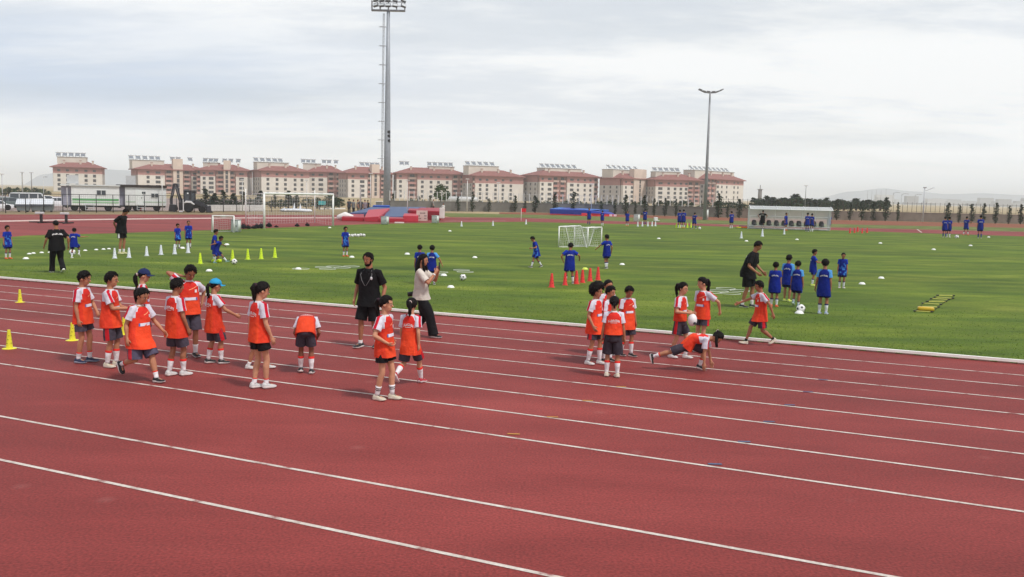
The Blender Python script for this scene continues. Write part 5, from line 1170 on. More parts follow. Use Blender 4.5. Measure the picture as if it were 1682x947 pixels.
# ------------------------------------------------------------------ floodlight masts and lamp posts
STEEL = S(150, 156, 164)
p = G(635.5, 343); p = U(635.5, 343, 120.0) if False else G(635.5, 344); m_ = mpp(p); mast = empty('floodlight_mast', p, 0, 'tall grey floodlight mast with caged ladder behind the mats', 'floodlight')
Ht = U(637.5, 17, p.y).z; q = MB(); q.tube([(0, 0, 0), (0, 0, Ht * .33), (0, 0, Ht * .66), (0, 0, Ht)], [6.2 * m_, 5.2 * m_, 4.0 * m_, 2.6 * m_], 16, STEEL, round_ends=False); q.build('mast_pole', 'metal', mast)
q = MB(); xl = -8.6 * m_
for dx in (-1.0 * m_, 1.0 * m_): q.tube([(xl + dx, 0, Ht * .22), (xl + dx * .9 + 1.3 * m_, 0, Ht * .985)], .055, 4, S(170, 174, 180), round_ends=False)
k = Ht * .22
while k < Ht * .985:
    t = (k - Ht * .22) / (Ht * .765); q.bar((xl - m_ + 1.3 * m_ * t, 0, k), (xl + m_ + 1.3 * m_ * t, 0, k), .05, .05, S(170, 174, 180)); k += .9
q.build('ladder', 'metal', mast, smooth=False)
q = MB(); k = Ht * .26
while k < Ht * .96:
    t = (k - Ht * .22) / (Ht * .765); c = V((xl + 1.3 * m_ * t, -.1, k)); n = 10
    q.tube([c + V((.62 * math.cos(a) - .1, -.62 * abs(math.sin(a)), 0)) for a in [math.pi * j / 8 for j in range(9)]], .05, 4, S(164, 168, 174), round_ends=False); q.bar(c + V((-.55, 0, 0)), c + V((.55, 0, 0)), .05, .05, S(164, 168, 174)); k += 3.1
q.build('ladder_cage', 'metal', mast)
for k, z in enumerate((218, 224.5, 232)):
    q = MB(); zz = (344 - z) * m_; q.box((2.4 * m_, -3.2 * m_, zz), (4.6 * m_, 2.2 * m_, 4.6 * m_), S(48, 48, 52)); q.box((2.4 * m_, -4.4 * m_, zz), (3.6 * m_, .1, 3.4 * m_), S(24, 24, 28)); q.build('speaker_box', 'plastic', mast, smooth=False)
q = MB(); pw = 27 * m_; q.box((0, 0, Ht), (pw * 2, 7 * m_, 2.2 * m_), S(120, 122, 128)); q.build('platform', 'metal', mast, smooth=False)
q = MB()
for x in (-1, -.5, 0, .5, 1):
    for y in (-3.4 * m_, 3.4 * m_): q.bar((x * pw * .98, y, Ht), (x * pw * .98, y, Ht + 15 * m_), .1, .1, S(150, 152, 158))
for z in (7, 14):
    for y in (-3.4 * m_, 3.4 * m_): q.bar((-pw, y, Ht + z * m_), (pw, y, Ht + z * m_), .08, .08, S(150, 152, 158))
q.build('railing', 'metal', mast, smooth=False)
for k, x in enumerate((-.72, -.36, .0, .42, .92)):
    for z in (7.5, 16):
        f = MB(); rot = Matrix.Rotation(R(-35), 3, 'X') @ Matrix.Rotation(R(30 * x), 3, 'Z'); f.box((x * pw, -4.6 * m_, Ht + z * m_), (8 * m_, 3 * m_, 6.4 * m_), S(96, 98, 104), rot); f.box(V((x * pw, -4.6 * m_, Ht + z * m_)) + rot @ V((0, -1.7 * m_, 0)), (7 * m_, .12, 5.4 * m_), S(190, 196, 200), rot); f.build('floodlight_head', 'metal', mast, smooth=False)
p = G(1157.5, 361); m_ = mpp(p); mast = empty('floodlight_mast', p, 0, 'slim light mast with spread lamp arms in front of the flats', 'floodlight'); Ht = U(1167, 151, p.y).z
q = MB(); q.tube([(0, 0, 0), (0, 0, Ht * .5), (0, 0, Ht)], [3.2 * m_, 2.3 * m_, 1.3 * m_], 14, S(140, 142, 146), round_ends=False); q.build('mast_pole', 'metal', mast)
for s_ in (-1, 1):
    q = MB(); q.tube([(0, 0, Ht - m_), (s_ * 9 * m_, 0, Ht - .5 * m_), (s_ * 19 * m_, 0, Ht + 3.5 * m_)], [1.3 * m_, 1.0 * m_, .7 * m_], 6, S(110, 110, 114)); q.build('arm', 'metal', mast)
for k, (x, z) in enumerate(((-17, 3), (-11, .6), (-4, .2), (4, .2), (11, .8), (17, 3.4))):
    q = MB(); q.box((x * m_, -.6, Ht + z * m_), (5.6 * m_, 3.5 * m_, 1.5 * m_), S(104, 104, 106), Matrix.Rotation(R(-1.2 * x), 3, 'Y')); q.build('lamp_head', 'metal', mast, smooth=False)
def lamp_post(x, yb, yt, label, Y=None, arm=1, col=S(176, 178, 180), thick=.8, group='street lamps'):
    p = G(x, yb) if Y is None else U(x, yb, Y); m_ = mpp(p); h_ = (yb - yt) * m_; root = empty('street_lamp', p, 0, label, 'street lamp', group)
    q = MB(); q.tube([(0, 0, 0), (0, 0, h_)], [thick * m_, thick * .6 * m_], 8, col, round_ends=False); q.build('pole', 'metal', root)
    if arm == 1:
        q = MB(); q.tube([(0, 0, h_), (2.5 * m_, 0, h_ + .8 * m_), (5 * m_, 0, h_ + .6 * m_)], .45 * m_, 6, col); q.build('arm', 'metal', root); q = MB(); q.box((5.4 * m_, 0, h_ + .5 * m_), (3.4 * m_, 1.4 * m_, .8 * m_), S(150, 152, 154)); q.build('lamp_head', 'metal', root, smooth=False)
    elif arm == 2:
        q = MB(); q.box((0, 0, h_), (6 * m_, 3 * m_, 1.2 * m_), S(210, 210, 208)); q.build('lamp_head', 'metal', root, smooth=False)
    elif arm == 3:
        q = MB(); q.box((0, 0, h_), (5 * m_, 3 * m_, 1.4 * m_), S(150, 150, 150)); q.build('lamp_head', 'metal', root, smooth=False); q = MB(); q.tube([(0, 0, h_ - 6 * m_), (7 * m_, 0, h_ - 3 * m_), (13 * m_, 0, h_ - .5 * m_)], .5 * m_, 6, col); q.box((14 * m_, 0, h_ - .3 * m_), (3 * m_, 1.5 * m_, .9 * m_), col); q.build('arm', 'metal', root)
    elif arm == 4:
        q = MB(); q.tube([(0, 0, h_ * .8), (1 * m_, 0, h_ * .95), (5 * m_, 0, h_ * 1.02), (11 * m_, 0, h_)], .4 * m_, 6, col); q.build('arm', 'metal', root)
lamp_post(5, 347, 286, 'pale lamp post at the far left edge of the car park', arm=2, thick=.9); lamp_post(38, 340, 283, 'lamp post with flat head behind the minibus, left one', arm=2, col=S(150, 148, 140), thick=1.3)
lamp_post(53, 340, 283.5, 'lamp post behind the minibus, right one', arm=2, col=S(110, 108, 104), thick=.9); lamp_post(72.5, 343, 291, 'thin lamp post left of the cabin trailers', arm=1, col=S(190, 190, 188), thick=.6)
lamp_post(111, 347, 308, 'white post with small head at the left corner of the cabin trailers', arm=0, thick=.7, col=S(210, 208, 204)); lamp_post(267, 347, 289, 'white post at the right end of the cabin trailers', arm=2, thick=.8, col=S(214, 212, 208))
lamp_post(398.5, 347, 295, 'thin white lamp post behind the grey cabinet', arm=2, thick=.7, col=S(200, 200, 198)); lamp_post(504, 346, 296, 'thin white lamp post seen through the big goal', arm=2, thick=.7, col=S(200, 200, 198))
lamp_post(608.5, 348, 285, 'white lamp post left of the tall mast', arm=2, thick=.8, col=S(208, 206, 204)); lamp_post(592, 354, 306, 'stubby grey post among the spectators', arm=0, thick=1.6, col=S(150, 142, 136))
lamp_post(669, 359, 296, 'thin white lamp post rising behind the red mats', arm=2, thick=.7, col=S(206, 204, 200)); lamp_post(767, 347.5, 294, 'white lamp post in front of the middle flats', arm=2, thick=.9, col=S(212, 210, 206))
lamp_post(818, 347, 300, 'thin lamp post right of the middle flats', arm=2, thick=.6, col=S(190, 190, 188)); lamp_post(971, 351, 302, 'thin lamp post behind the blue mat', arm=2, thick=.6, col=S(190, 190, 188))
lamp_post(1321.5, 354, 305, 'slim dark lamp post behind the dugout', arm=2, thick=.7, col=S(120, 122, 122)); lamp_post(1515.5, 364, 308, 'stout grey lamp post with two heads against the right wall', arm=3, thick=1.5, col=S(190, 194, 196))
for i, (x, t_) in enumerate([(1424, 313), (1431, 313), (1438, 312), (1446, 312), (1454, 309), (1466, 316), (1480, 318), (1502, 319)]):
    lamp_post(x, 337, t_, f'{ORD[i]} far grey lamp post from the left in the line beyond the right trees', Y=900, arm=4 if i > 4 else 0, thick=.32, col=S(150, 152, 154), group='far lamp posts')

# ------------------------------------------------------------------ fences and walls
def line_pts(pts): return [G(*p) for p in pts]
fence = empty('mesh_fence', G(0, 349.5), 0, 'dark wire mesh fence along the left bend with posts and a top rail', 'fence'); o_ = V(fence.location)
FL = [(-60, 350), (9.5, 349.7), (42.5, 349.4), (72, 349.2), (103.5, 349), (131, 348.9), (158.5, 348.8), (186, 348.7), (212, 348.6), (237.6, 348.5), (260.7, 348.4), (290, 348.3), (319, 348.2), (345, 348.1), (367, 348), (389, 347.9), (410, 347.8), (446, 347.5), (482, 347.2), (513, 347)]
FP = line_pts(FL); fh = 29.5 * mpp(G(150, 349)); DK = S(44, 46, 48)
for p in FP:
    q = MB(); q.tube([p - o_, p - o_ + V((0, 0, fh))], .05, 6, DK, round_ends=False); q.build('post', 'metal', fence)
q = MB()
for a, b in zip(FP, FP[1:]): q.bar(a - o_ + V((0, 0, fh)), b - o_ + V((0, 0, fh)), .06, .06, DK); q.bar(a - o_ + V((0, 0, .12)), b - o_ + V((0, 0, .12)), .04, .04, DK)
q.build('rail', 'metal', fence, smooth=False)
q = MB()
for a, b in zip(FP, FP[1:]):
    n = max(2, int((b - a).length / .22))
    for k in range(n): c = lerp(a, b, k / n) - o_; q.bar(c + V((0, 0, .1)), c + V((0, 0, fh)), .007, .007, DK)
    for k in range(1, 9): z = V((0, 0, fh * k / 9)); q.bar(a - o_ + z, b - o_ + z, .007, .007, DK)
q.build('wire_mesh', 'metal', fence, smooth=False)
def boundary(name, label, pts, hgt, col, pickets=True, pcol=S(150, 150, 150), ph=1.7, step=.8, pr=.03):
    P = line_pts(pts); root = empty(name, P[0], 0, label, 'wall'); o = P[0]; q = MB()
    for a, b in zip(P, P[1:]): q.bar(a - o + V((0, 0, hgt / 2 - .1)), b - o + V((0, 0, hgt / 2 - .1)), .3, hgt + .2, col)
    q.build('wall_panel', 'concrete', root, smooth=False); q = MB()
    for a, b in zip(P, P[1:]): q.bar(a - o + V((0, 0, hgt + .05)), b - o + V((0, 0, hgt + .05)), .38, .09, tuple(c * 1.25 for c in col))
    q.build('coping', 'concrete', root, smooth=False)
    if pickets:
        q = MB()
        for a, b in zip(P, P[1:]):
            n = max(1, int((b - a).length / step))
            for k in range(n):
                c = lerp(a, b, k / n) - o; q.bar(c + V((0, 0, hgt + .1)), c + V((0, 0, hgt + ph)), pr, pr, pcol)
            for z in (.25, ph * .9): q.bar(a - o + V((0, 0, hgt + z)), b - o + V((0, 0, hgt + z)), .03, .03, pcol)
        q.build('picket_rail', 'metal', root, smooth=False)
    return root
boundary('perimeter_wall', 'grey concrete wall with pale railings in front of the flats', [(640, 346), (740, 346.5), (860, 348), (960, 350), (1100, 354), (1180, 356.3)], 1.55, S(112, 109, 104), pcol=S(206, 206, 203), step=.95, pr=.085)
boundary('perimeter_wall', 'grey concrete wall with dark pickets on top at the right side', [(1180, 356.4), (1282, 359), (1420, 361.5), (1550, 364.2), (1682, 367), (1800, 370)], 1.4, S(124, 112, 104), pcol=S(70, 66, 66), step=.75, ph=1.75, pr=.045)
wl = MB(); a, b = G(338, 347), G(432, 346.4); c = (a + b) / 2; wl.bar(a - c + V((0, 0, .42)), b - c + V((0, 0, .42)), .35, .84, S(204, 200, 196)); o = wl.build('low_wall', 'concrete', smooth=False, bevel=.03); o.location = c; tag(o, 'low whitewashed wall right of the backhoe loader', 'wall')
wl = MB(); a, b = G(525, 343.5), G(566, 343); c = (a + b) / 2; wl.bar(a - c + V((0, 0, .1)), b - c + V((0, 0, .1)), .3, .2, S(224, 222, 216)); o = wl.build('low_kerb', 'concrete', smooth=False); o.location = c; tag(o, 'low white kerb behind the right post of the big goal', 'kerb')

# ------------------------------------------------------------------ vehicles and containers
def wheel(parent, c, r_, w_, rim=S(170, 172, 176), axis=(0, 1, 0)):
    ax = V(axis).normalized(); u = ax.orthogonal().normalized(); v = ax.cross(u); q = MB(); n = 20; c = V(c)
    rings = [[c + ax * (w_ * a) + (u * math.cos(2 * math.pi * j / n) + v * math.sin(2 * math.pi * j / n)) * (r_ * k) for j in range(n)] for a, k in ((-.5, .62), (-.5, .9), (-.36, 1), (.36, 1), (.5, .9), (.5, .62))]
    q.ring_loft(rings, S(26, 26, 28)); t = q.build('wheel', 'dark', parent)
    q = MB(); rings = [[c + ax * (w_ * a) + (u * math.cos(2 * math.pi * j / n) + v * math.sin(2 * math.pi * j / n)) * (r_ * k) for j in range(n)] for a, k in ((-.47, .62), (-.47, .5), (-.38, .25), (.38, .25), (.47, .5), (.47, .62))]
    q.ring_loft(rings, rim); q.build('rim', 'metal', t)
def car(p, yaw, L, Hc, Wd, prof, glass, col, label, name='parked_car', cat='car', group='cars in the car park', wh=(.19, .80), lights=True):
    """side outline (0..1 along, 0..1 up) extruded across with tumblehome, glass areas, wheels, lamps"""
    root = empty(name, p, yaw, label, cat, group); q = MB(); rings = []
    for s_, k in ((-1, .86), (-.93, 1), (.93, 1), (1, .86)):
        rings.append([V(((x - .5) * L, s_ * Wd / 2 * (1 - .16 * max(0, z - .55) / .45), (.16 + z * .84) * Hc * (1 if k == 1 else (1 - .02 * (z > .5))))) for x, z in prof])
    q.ring_loft(rings, col); q.build('body', 'paint', root, bevel=.03)
    for gpoly in glass:
        for s_ in (-1, 1):
            g_ = MB(); pts = [V(((x - .5) * L, s_ * (Wd / 2 * (1 - .16 * max(0, z - .55) / .45) + .012), (.16 + z * .84) * Hc)) for x, z in gpoly]; i = len(g_.v); g_.v += pts; g_.f.append(tuple(range(len(pts)))); g_.c.append((.05, .05, .06)); g_.build('side_window', 'window', root, smooth=False)
    for x in wh:
        for s_ in (-1, 1): wheel(root, ((x - .5) * L, s_ * (Wd / 2 - .09), .32), .33, .22)
    if lights:
        for s_ in (-1, 1):
            g_ = MB(); g_.box((L / 2 - .10, s_ * Wd * .36, Hc * .50), (.22, .34, .14), S(225, 228, 230)); g_.build('headlight', 'plastic', root, bevel=.03)
            g_ = MB(); g_.box((-L / 2 + .08, s_ * Wd * .38, Hc * .56), (.16, .26, .2), S(150, 24, 28)); g_.build('tail_light', 'plastic', root, bevel=.03)
    return root
SED = [(0.0, .10), (0.0, .42), (.03, .52), (.17, .56), (.30, .92), (.38, 1.0), (.56, 1.0), (.64, .93), (.76, .58), (.95, .48), (1.0, .36), (1.0, .08), (.88, 0), (.12, 0)]
SEDG = [[(.21, .58), (.32, .90), (.45, .95), (.45, .59)], [(.465, .59), (.465, .95), (.56, .95), (.63, .90), (.72, .59)]]
HAT = [(0, .1), (0, .5), (.03, .6), (.10, .95), (.18, 1), (.55, 1), (.64, .93), (.78, .6), (.95, .5), (1, .36), (1, .08), (.88, 0), (.12, 0)]
HATG = [[(.10, .62), (.15, .93), (.36, .95), (.36, .61)], [(.38, .61), (.38, .95), (.55, .95), (.62, .9), (.72, .6)]]
BUS = [(0, .08), (0, .88), (.03, .97), (.1, 1), (.82, 1), (.88, .95), (.965, .55), (1, .42), (1, .08), (.9, 0), (.1, 0)]
BUSG = [[(.03, .58), (.03, .88), (.26, .90), (.26, .58)], [(.285, .58), (.285, .90), (.52, .90), (.52, .58)], [(.545, .58), (.545, .90), (.76, .90), (.76, .58)], [(.785, .58), (.785, .90), (.86, .88), (.93, .58)]]
def vcar(x, yb, Lpx, label, prof, gl, col, hf, wd, yaw_deg=0, **kw):
    p = G(x, yb); m_ = mpp(p); L = Lpx * m_; return car(p, face_cam(p) + R(yaw_deg), L, L * hf, L * wd, prof, gl, col, label, **kw)
vcar(-2, 344.5, 44, 'white car cut off by the left edge', SED, SEDG, S(222, 222, 224), .36, .38); vcar(20, 341, 46, 'dark grey green car behind the white car at the left edge', HAT, HATG, S(92, 104, 104), .37, .38, 4)
vcar(47, 341, 54, 'white minibus with dark windows behind the lidded bins', BUS, BUSG, S(206, 208, 208), .46, .36, -4, name='minibus', cat='minibus'); vcar(8, 337, 40, 'silver car parked farthest back at the left edge', HAT, HATG, S(170, 174, 174), .36, .38, 3)
vcar(96, 340.5, 42, 'white car right of the lidded bins, facing right', SED, SEDG, S(230, 230, 232), .40, .4); vcar(79, 336, 40, 'white estate car behind the third lidded bin', HAT, HATG, S(214, 216, 218), .38, .38, 2)
vcar(188, 341, 26, 'white car half seen between the two cabin trailers', SED, SEDG, S(220, 220, 220), .42, .4)
for i, (x, yb, wpx) in enumerate([(39, 349, 21), (62, 349, 20), (79, 349, 18)]):
    p = G(x, yb - 1.2); m_ = mpp(p); w_, h_ = wpx * m_, 21.5 * m_; root = empty('lidded_bin', p, face_cam(p) - R(12), f'{ORD[i]} grey lidded bin from the left behind the mesh fence', 'bin', 'grey lidded bins'); g_ = S(116, 124, 126)
    q = MB(); q.ring_loft([[V((a * w_ * .47 * k, b * w_ * .36 * k, z)) for a, b in ((-1, -1), (1, -1), (1, 1), (-1, 1))] for z, k in ((.14, .86), (h_ * .58, 1.0))], g_); q.build('container', 'plastic', root, smooth=False, bevel=.03)
    q = MB(); q.prism([V((-.5 * w_, -.39 * w_, h_ * .585)), V((-.5 * w_, .39 * w_, h_ * .585)), V((-.5 * w_, .39 * w_, h_ * .92)), V((-.5 * w_, .15 * w_, h_ * .98)), V((-.5 * w_, -.36 * w_, h_ * .64))], (w_ * .98, 0, 0), S(208, 212, 216)); q.build('lid', 'plastic', root, smooth=False, bevel=.02)
    for s_ in (-1, 1): q = MB(); q.tube([(s_ * w_ * .3, -w_ * .25, .09), (s_ * w_ * .3 + .06, -w_ * .25, .09)], .09, 10, S(30, 30, 30)); q.build('castor', 'dark', root)
    q = MB(); q.bar((-.48 * w_, -.40 * w_, h_ * .5), (.48 * w_, -.40 * w_, h_ * .5), .05, .05, S(60, 66, 90)); q.build('handle_bar', 'metal', root, smooth=False)
def trailer(x0, x1, yb, yt, label, roof_dark, green, side_frac):
    p = G((x0 + x1) / 2, yb); m_ = mpp(p); W_, H_ = (x1 - x0) * m_, (yb - yt) * m_; root = empty('cabin_trailer', p, face_cam(p), label, 'trailer', 'white cabin trailers'); D_ = W_ * .42; zb = H_ * .22; WHT = S(218, 220, 218)
    xs = -W_ / 2 + W_ * side_frac
    q = MB(); q.box(((xs + W_ / 2) / 2, D_ / 2, (zb + H_) / 2), (W_ / 2 - xs, D_, H_ - zb), WHT); q.build('cabin_wall', 'paint', root, smooth=False, bevel=.03)
    q = MB(); q.box(((-W_ / 2 + xs) / 2 - .01, D_ / 2 + .4, (zb + H_) / 2 - .04), (xs + W_ / 2 - .02, D_ - .3, H_ - zb - .08), S(150, 150, 166)); q.build('end_porch', 'paint', root, smooth=False)
    q = MB(); q.box((0, D_ / 2, H_ + .06), (W_ * 1.03, D_ * 1.15, .14 if not roof_dark else .30), S(206, 210, 208) if not roof_dark else S(48, 40, 38)); q.build('roof', 'paint', root, smooth=False)
    for k, (a, z, w_, h_) in enumerate(((.62, .66, .17, .28),) if green else ((.45, .68, .08, .14), (.72, .55, .16, .24))):
        cx = xs + (W_ / 2 - xs) * a; q = MB(); q.box((cx, -.02, zb + (H_ - zb) * z), (W_ * w_, .06, (H_ - zb) * h_), S(196, 198, 196)); f = q.build('window', 'paint', root, smooth=False)
        for s_ in (-1, 1): q = MB(); q.box((cx + s_ * W_ * w_ * .24, -.056, zb + (H_ - zb) * z), (W_ * w_ * .40, .02, (H_ - zb) * h_ * .8), (.03, .04, .05)); q.build('pane', 'window', f, smooth=False)
    if green:
        for z, h_, c_ in ((.30, .10, S(96, 158, 104)), (.16, .07, S(150, 190, 150))): q = MB(); q.box(((xs + W_ / 2) / 2, -.01, zb + (H_ - zb) * z), ((W_ / 2 - xs) * .96, .03, (H_ - zb) * h_), c_); q.build('stripe', 'paint', root, smooth=False)
    else:
        q = MB(); q.box((xs + (W_ / 2 - xs) * .34, -.03, zb + (H_ - zb) * .42), (W_ * .15, .05, (H_ - zb) * .78), S(222, 226, 222)); d = q.build('door', 'paint', root, smooth=False); q = MB(); q.box((xs + (W_ / 2 - xs) * .40, -.07, zb + (H_ - zb) * .42), (.05, .05, .2), S(70, 70, 70)); q.build('handle', 'metal', d)
        q = MB(); q.box(((xs + W_ / 2) / 2, -.01, zb + (H_ - zb) * .2), ((W_ / 2 - xs) * .97, .03, (H_ - zb) * .05), S(176, 196, 176)); q.build('stripe', 'paint', root, smooth=False)
    q = MB(); q.box((0, D_ / 2, zb - .1), (W_ * .96, D_ * .6, .2), S(54, 54, 56)); q.build('chassis', 'metal', root, smooth=False)
    for a in (-.28, -.12, .3): wheel(root, (a * W_, D_ * .1, .42), .42, .25, S(90, 90, 92))
    q = MB()
    for k in range(3): q.box((W_ * (-.02 + (.0)), -.35 - .25 * (2 - k), .2 + .26 * k), (.9, .26, .05), S(176, 178, 178))
    for s_ in (-.45, .45): q.bar((W_ * -.02 + s_, -.95, .1), (W_ * -.02 + s_, -.2, .85), .05, .08, S(176, 178, 178))
    q.build('steps', 'metal', root, smooth=False)
    q = MB(); q.box((-W_ * .30 if green else -W_ * .22, D_ * .4, H_ + (.7 if green else .75)), (W_ * .2, .8, 1.0 if green else 1.1), S(186, 188, 188)); q.build('roof_unit', 'paint', root, smooth=False)
trailer(106, 193, 346.3, 305, 'white cabin trailer with two green stripes and a dark double window', False, True, .17); trailer(196, 271, 346.3, 306.5, 'white cabin trailer with a dark flat roof and a side door', True, False, .16)

# backhoe loader, nose to the right
p = G(311, 348.2); m_ = mpp(p); bh = empty('backhoe_loader', p, face_cam(p), 'dark backhoe loader with raised arm and white rims behind the fence', 'backhoe loader'); BK, WT = S(40, 40, 46), S(206, 204, 204)
wheel(bh, (-1 * m_, -.9, 7.6 * m_), 7.6 * m_, 1.0, WT); wheel(bh, (-1 * m_, 1.3, 7.6 * m_), 7.6 * m_, 1.0, WT); wheel(bh, (20 * m_, -.9, 5.6 * m_), 5.8 * m_, .8, WT); wheel(bh, (20 * m_, 1.2, 5.6 * m_), 5.8 * m_, .8, WT)
q = MB(); q.box((8 * m_, .2, 9 * m_), (34 * m_, 1.4, 5 * m_), BK); q.prism([V((6 * m_, -.5, 11 * m_)), V((24 * m_, -.5, 10 * m_)), V((24 * m_, -.5, 15 * m_)), V((14 * m_, -.5, 18 * m_)), V((6 * m_, -.5, 19 * m_))], (0, 1.4, 0), S(52, 52, 56)); q.build('chassis', 'paint', bh, smooth=False, bevel=.05)
q = MB(); q.prism([V((-8 * m_, -.9, 17 * m_)), V((7 * m_, -.9, 17 * m_)), V((10 * m_, -.9, 22 * m_)), V((9 * m_, -.9, 34 * m_)), V((-7 * m_, -.9, 34.5 * m_))], (0, 2.0, 0), S(42, 56, 62)); q.build('cab', 'window', bh, smooth=False, bevel=.06)
q = MB(); q.box((.5 * m_, .1, 35.2 * m_), (19 * m_, 2.3, 1.4 * m_), S(36, 36, 40)); q.build('cab_roof', 'paint', bh, smooth=False, bevel=.05)
for x in (-8 * m_, 2 * m_, 9.5 * m_): q = MB(); q.bar((x, -.93, 17 * m_), (x * .97, -.93, 34.5 * m_), .14, .14, S(30, 30, 34)); q.build('cab_pillar', 'paint', bh, smooth=False)
q = MB(); q.prism([V((-9 * m_, -1.45, 15 * m_)), V((-5 * m_, -1.45, 19 * m_)), V((3 * m_, -1.45, 18.6 * m_)), V((9 * m_, -1.45, 13 * m_)), V((6.5 * m_, -1.45, 12.6 * m_)), V((2 * m_, -1.45, 15.4 * m_)), V((-4 * m_, -1.45, 15.6 * m_))], (0, .5, 0), WT); q.build('mudguard', 'paint', bh, smooth=False, bevel=.04)
q = MB(); q.bar((-9 * m_, -1.55, 2 * m_), (-9.2 * m_, -1.55, 21 * m_), 2.6 * m_, 1.6 * m_, WT); q.box((-13 * m_, -1.1, 1.2 * m_), (6 * m_, 1, 2.0 * m_), S(190, 186, 190)); q.build('stabiliser_leg', 'paint', bh, smooth=False, bevel=.04)
q = MB(); q.prism([V((-13 * m_, -.35, 8 * m_)), V((-8 * m_, -.35, 8 * m_)), V((-9 * m_, -.35, 18 * m_)), V((-14 * m_, -.35, 30 * m_)), V((-17 * m_, -.35, 46 * m_)), V((-21 * m_, -.35, 47 * m_)), V((-20.5 * m_, -.35, 36 * m_)), V((-17 * m_, -.35, 22 * m_))], (0, .7, 0), BK); q.build('boom', 'paint', bh, smooth=False, bevel=.06)
q = MB(); q.prism([V((-21 * m_, -.28, 47 * m_)), V((-24.5 * m_, -.28, 46 * m_)), V((-30 * m_, -.28, 20 * m_)), V((-29 * m_, -.28, 9 * m_)), V((-25.5 * m_, -.28, 9 * m_)), V((-25 * m_, -.28, 22 * m_)), V((-21.5 * m_, -.28, 36 * m_))], (0, .55, 0), S(46, 46, 52)); q.build('dipper_arm', 'paint', bh, smooth=False, bevel=.06)
q = MB(); q.box((-12 * m_, .1, 10 * m_), (8 * m_, 1.9, 13 * m_), S(34, 34, 38)); q.build('swing_frame', 'paint', bh, smooth=False, bevel=.06)
q = MB(); q.bar((-13 * m_, -.45, 16 * m_), (-19 * m_, -.45, 40 * m_), .16, .16, S(90, 90, 94)); q.bar((-20 * m_, -.45, 42 * m_), (-27 * m_, -.45, 26 * m_), .16, .16, S(90, 90, 94)); q.build('hydraulic_ram', 'metal', bh, smooth=False)
q = MB(); q.prism([V((-32 * m_, -.9, 2 * m_)), V((-22 * m_, -.9, .5 * m_)), V((-17 * m_, -.9, 4 * m_)), V((-19 * m_, -.9, 12 * m_)), V((-30 * m_, -.9, 13 * m_))], (0, 1.8, 0), S(36, 34, 40)); q.build('digging_bucket', 'paint', bh, smooth=False, bevel=.06)
q = MB(); q.bar((10 * m_, -.8, 18 * m_), (27 * m_, -.8, 9 * m_), .35, .5, BK); q.bar((10 * m_, 1.1, 18 * m_), (27 * m_, 1.1, 9 * m_), .35, .5, BK); q.build('loader_arm', 'paint', bh, smooth=False)
q = MB(); q.prism([V((26 * m_, -1.3, .6 * m_)), V((37 * m_, -1.3, .4 * m_)), V((34 * m_, -1.3, 4 * m_)), V((33.5 * m_, -1.3, 11.5 * m_)), V((27 * m_, -1.3, 11 * m_))], (0, 2.8, 0), S(52, 52, 58)); q.build('loader_bucket', 'paint', bh, smooth=False, bevel=.05)
q = MB(); q.box((-2 * m_, -.98, 31 * m_), (2.4 * m_, .1, 2 * m_), S(220, 224, 226)); q.build('work_lamp', 'plastic', bh, smooth=False)
# odds and ends behind the fence
q = MB(); rnd = random.Random(11); m_ = mpp(G(487, 347))
for (x, z, w_) in ((-18, 2.2, 9), (-9, 2.5, 10), (0, 2.6, 10), (9, 2.4, 10), (17, 2, 9)): q.ell((x * m_, 0, z * m_), (w_ * m_, 1.0, 3.0 * m_), S(214, 218, 222), nu=10, nv=6)
for x, h_ in ((-20, 7), (-4, 14), (6, 13)): q.tube([(x * m_, 0, 3 * m_), ((x + .6) * m_, 0, h_ * m_)], [2.4 * m_, .3 * m_], 8, S(216, 218, 222))
o = q.build('white_tarpaulin', 'cloth'); o.location = G(487, 347.5); tag(o, 'rumpled white tarpaulin with stiff peaks seen through the big goal', 'tarpaulin')
p = G(529, 344); m_ = mpp(p); root = empty('market_stall', p, 0, 'small turquoise topped stand beyond the big goal', 'stand'); q = MB(); q.box((0, 0, 11 * m_), (9 * m_, 1.5, 6 * m_), S(70, 164, 168)); q.build('panel', 'paint', root, smooth=False); q = MB()
for x in (-4, 4): q.bar((x * m_, 0, 0), (x * m_, 0, 9 * m_), .12, .12, S(110, 100, 96))
q.build('leg', 'metal', root, smooth=False)
tk = empty('water_tank', G(765, 343), 0, 'long pale cylindrical tank lying behind the railings', 'tank'); m_ = mpp(V(tk.location)); q = MB(); q.tube([(-30 * m_, 0, 15 * m_), (16 * m_, 0, 15 * m_)], 5.2 * m_, 16, S(190, 190, 188)); q.build('tank_shell', 'paint', tk); q = MB()
for x in (-24, 8): q.box((x * m_, 0, 5 * m_), (2 * m_, 2, 10 * m_), S(120, 118, 116))
q.build('support', 'metal', tk, smooth=False)

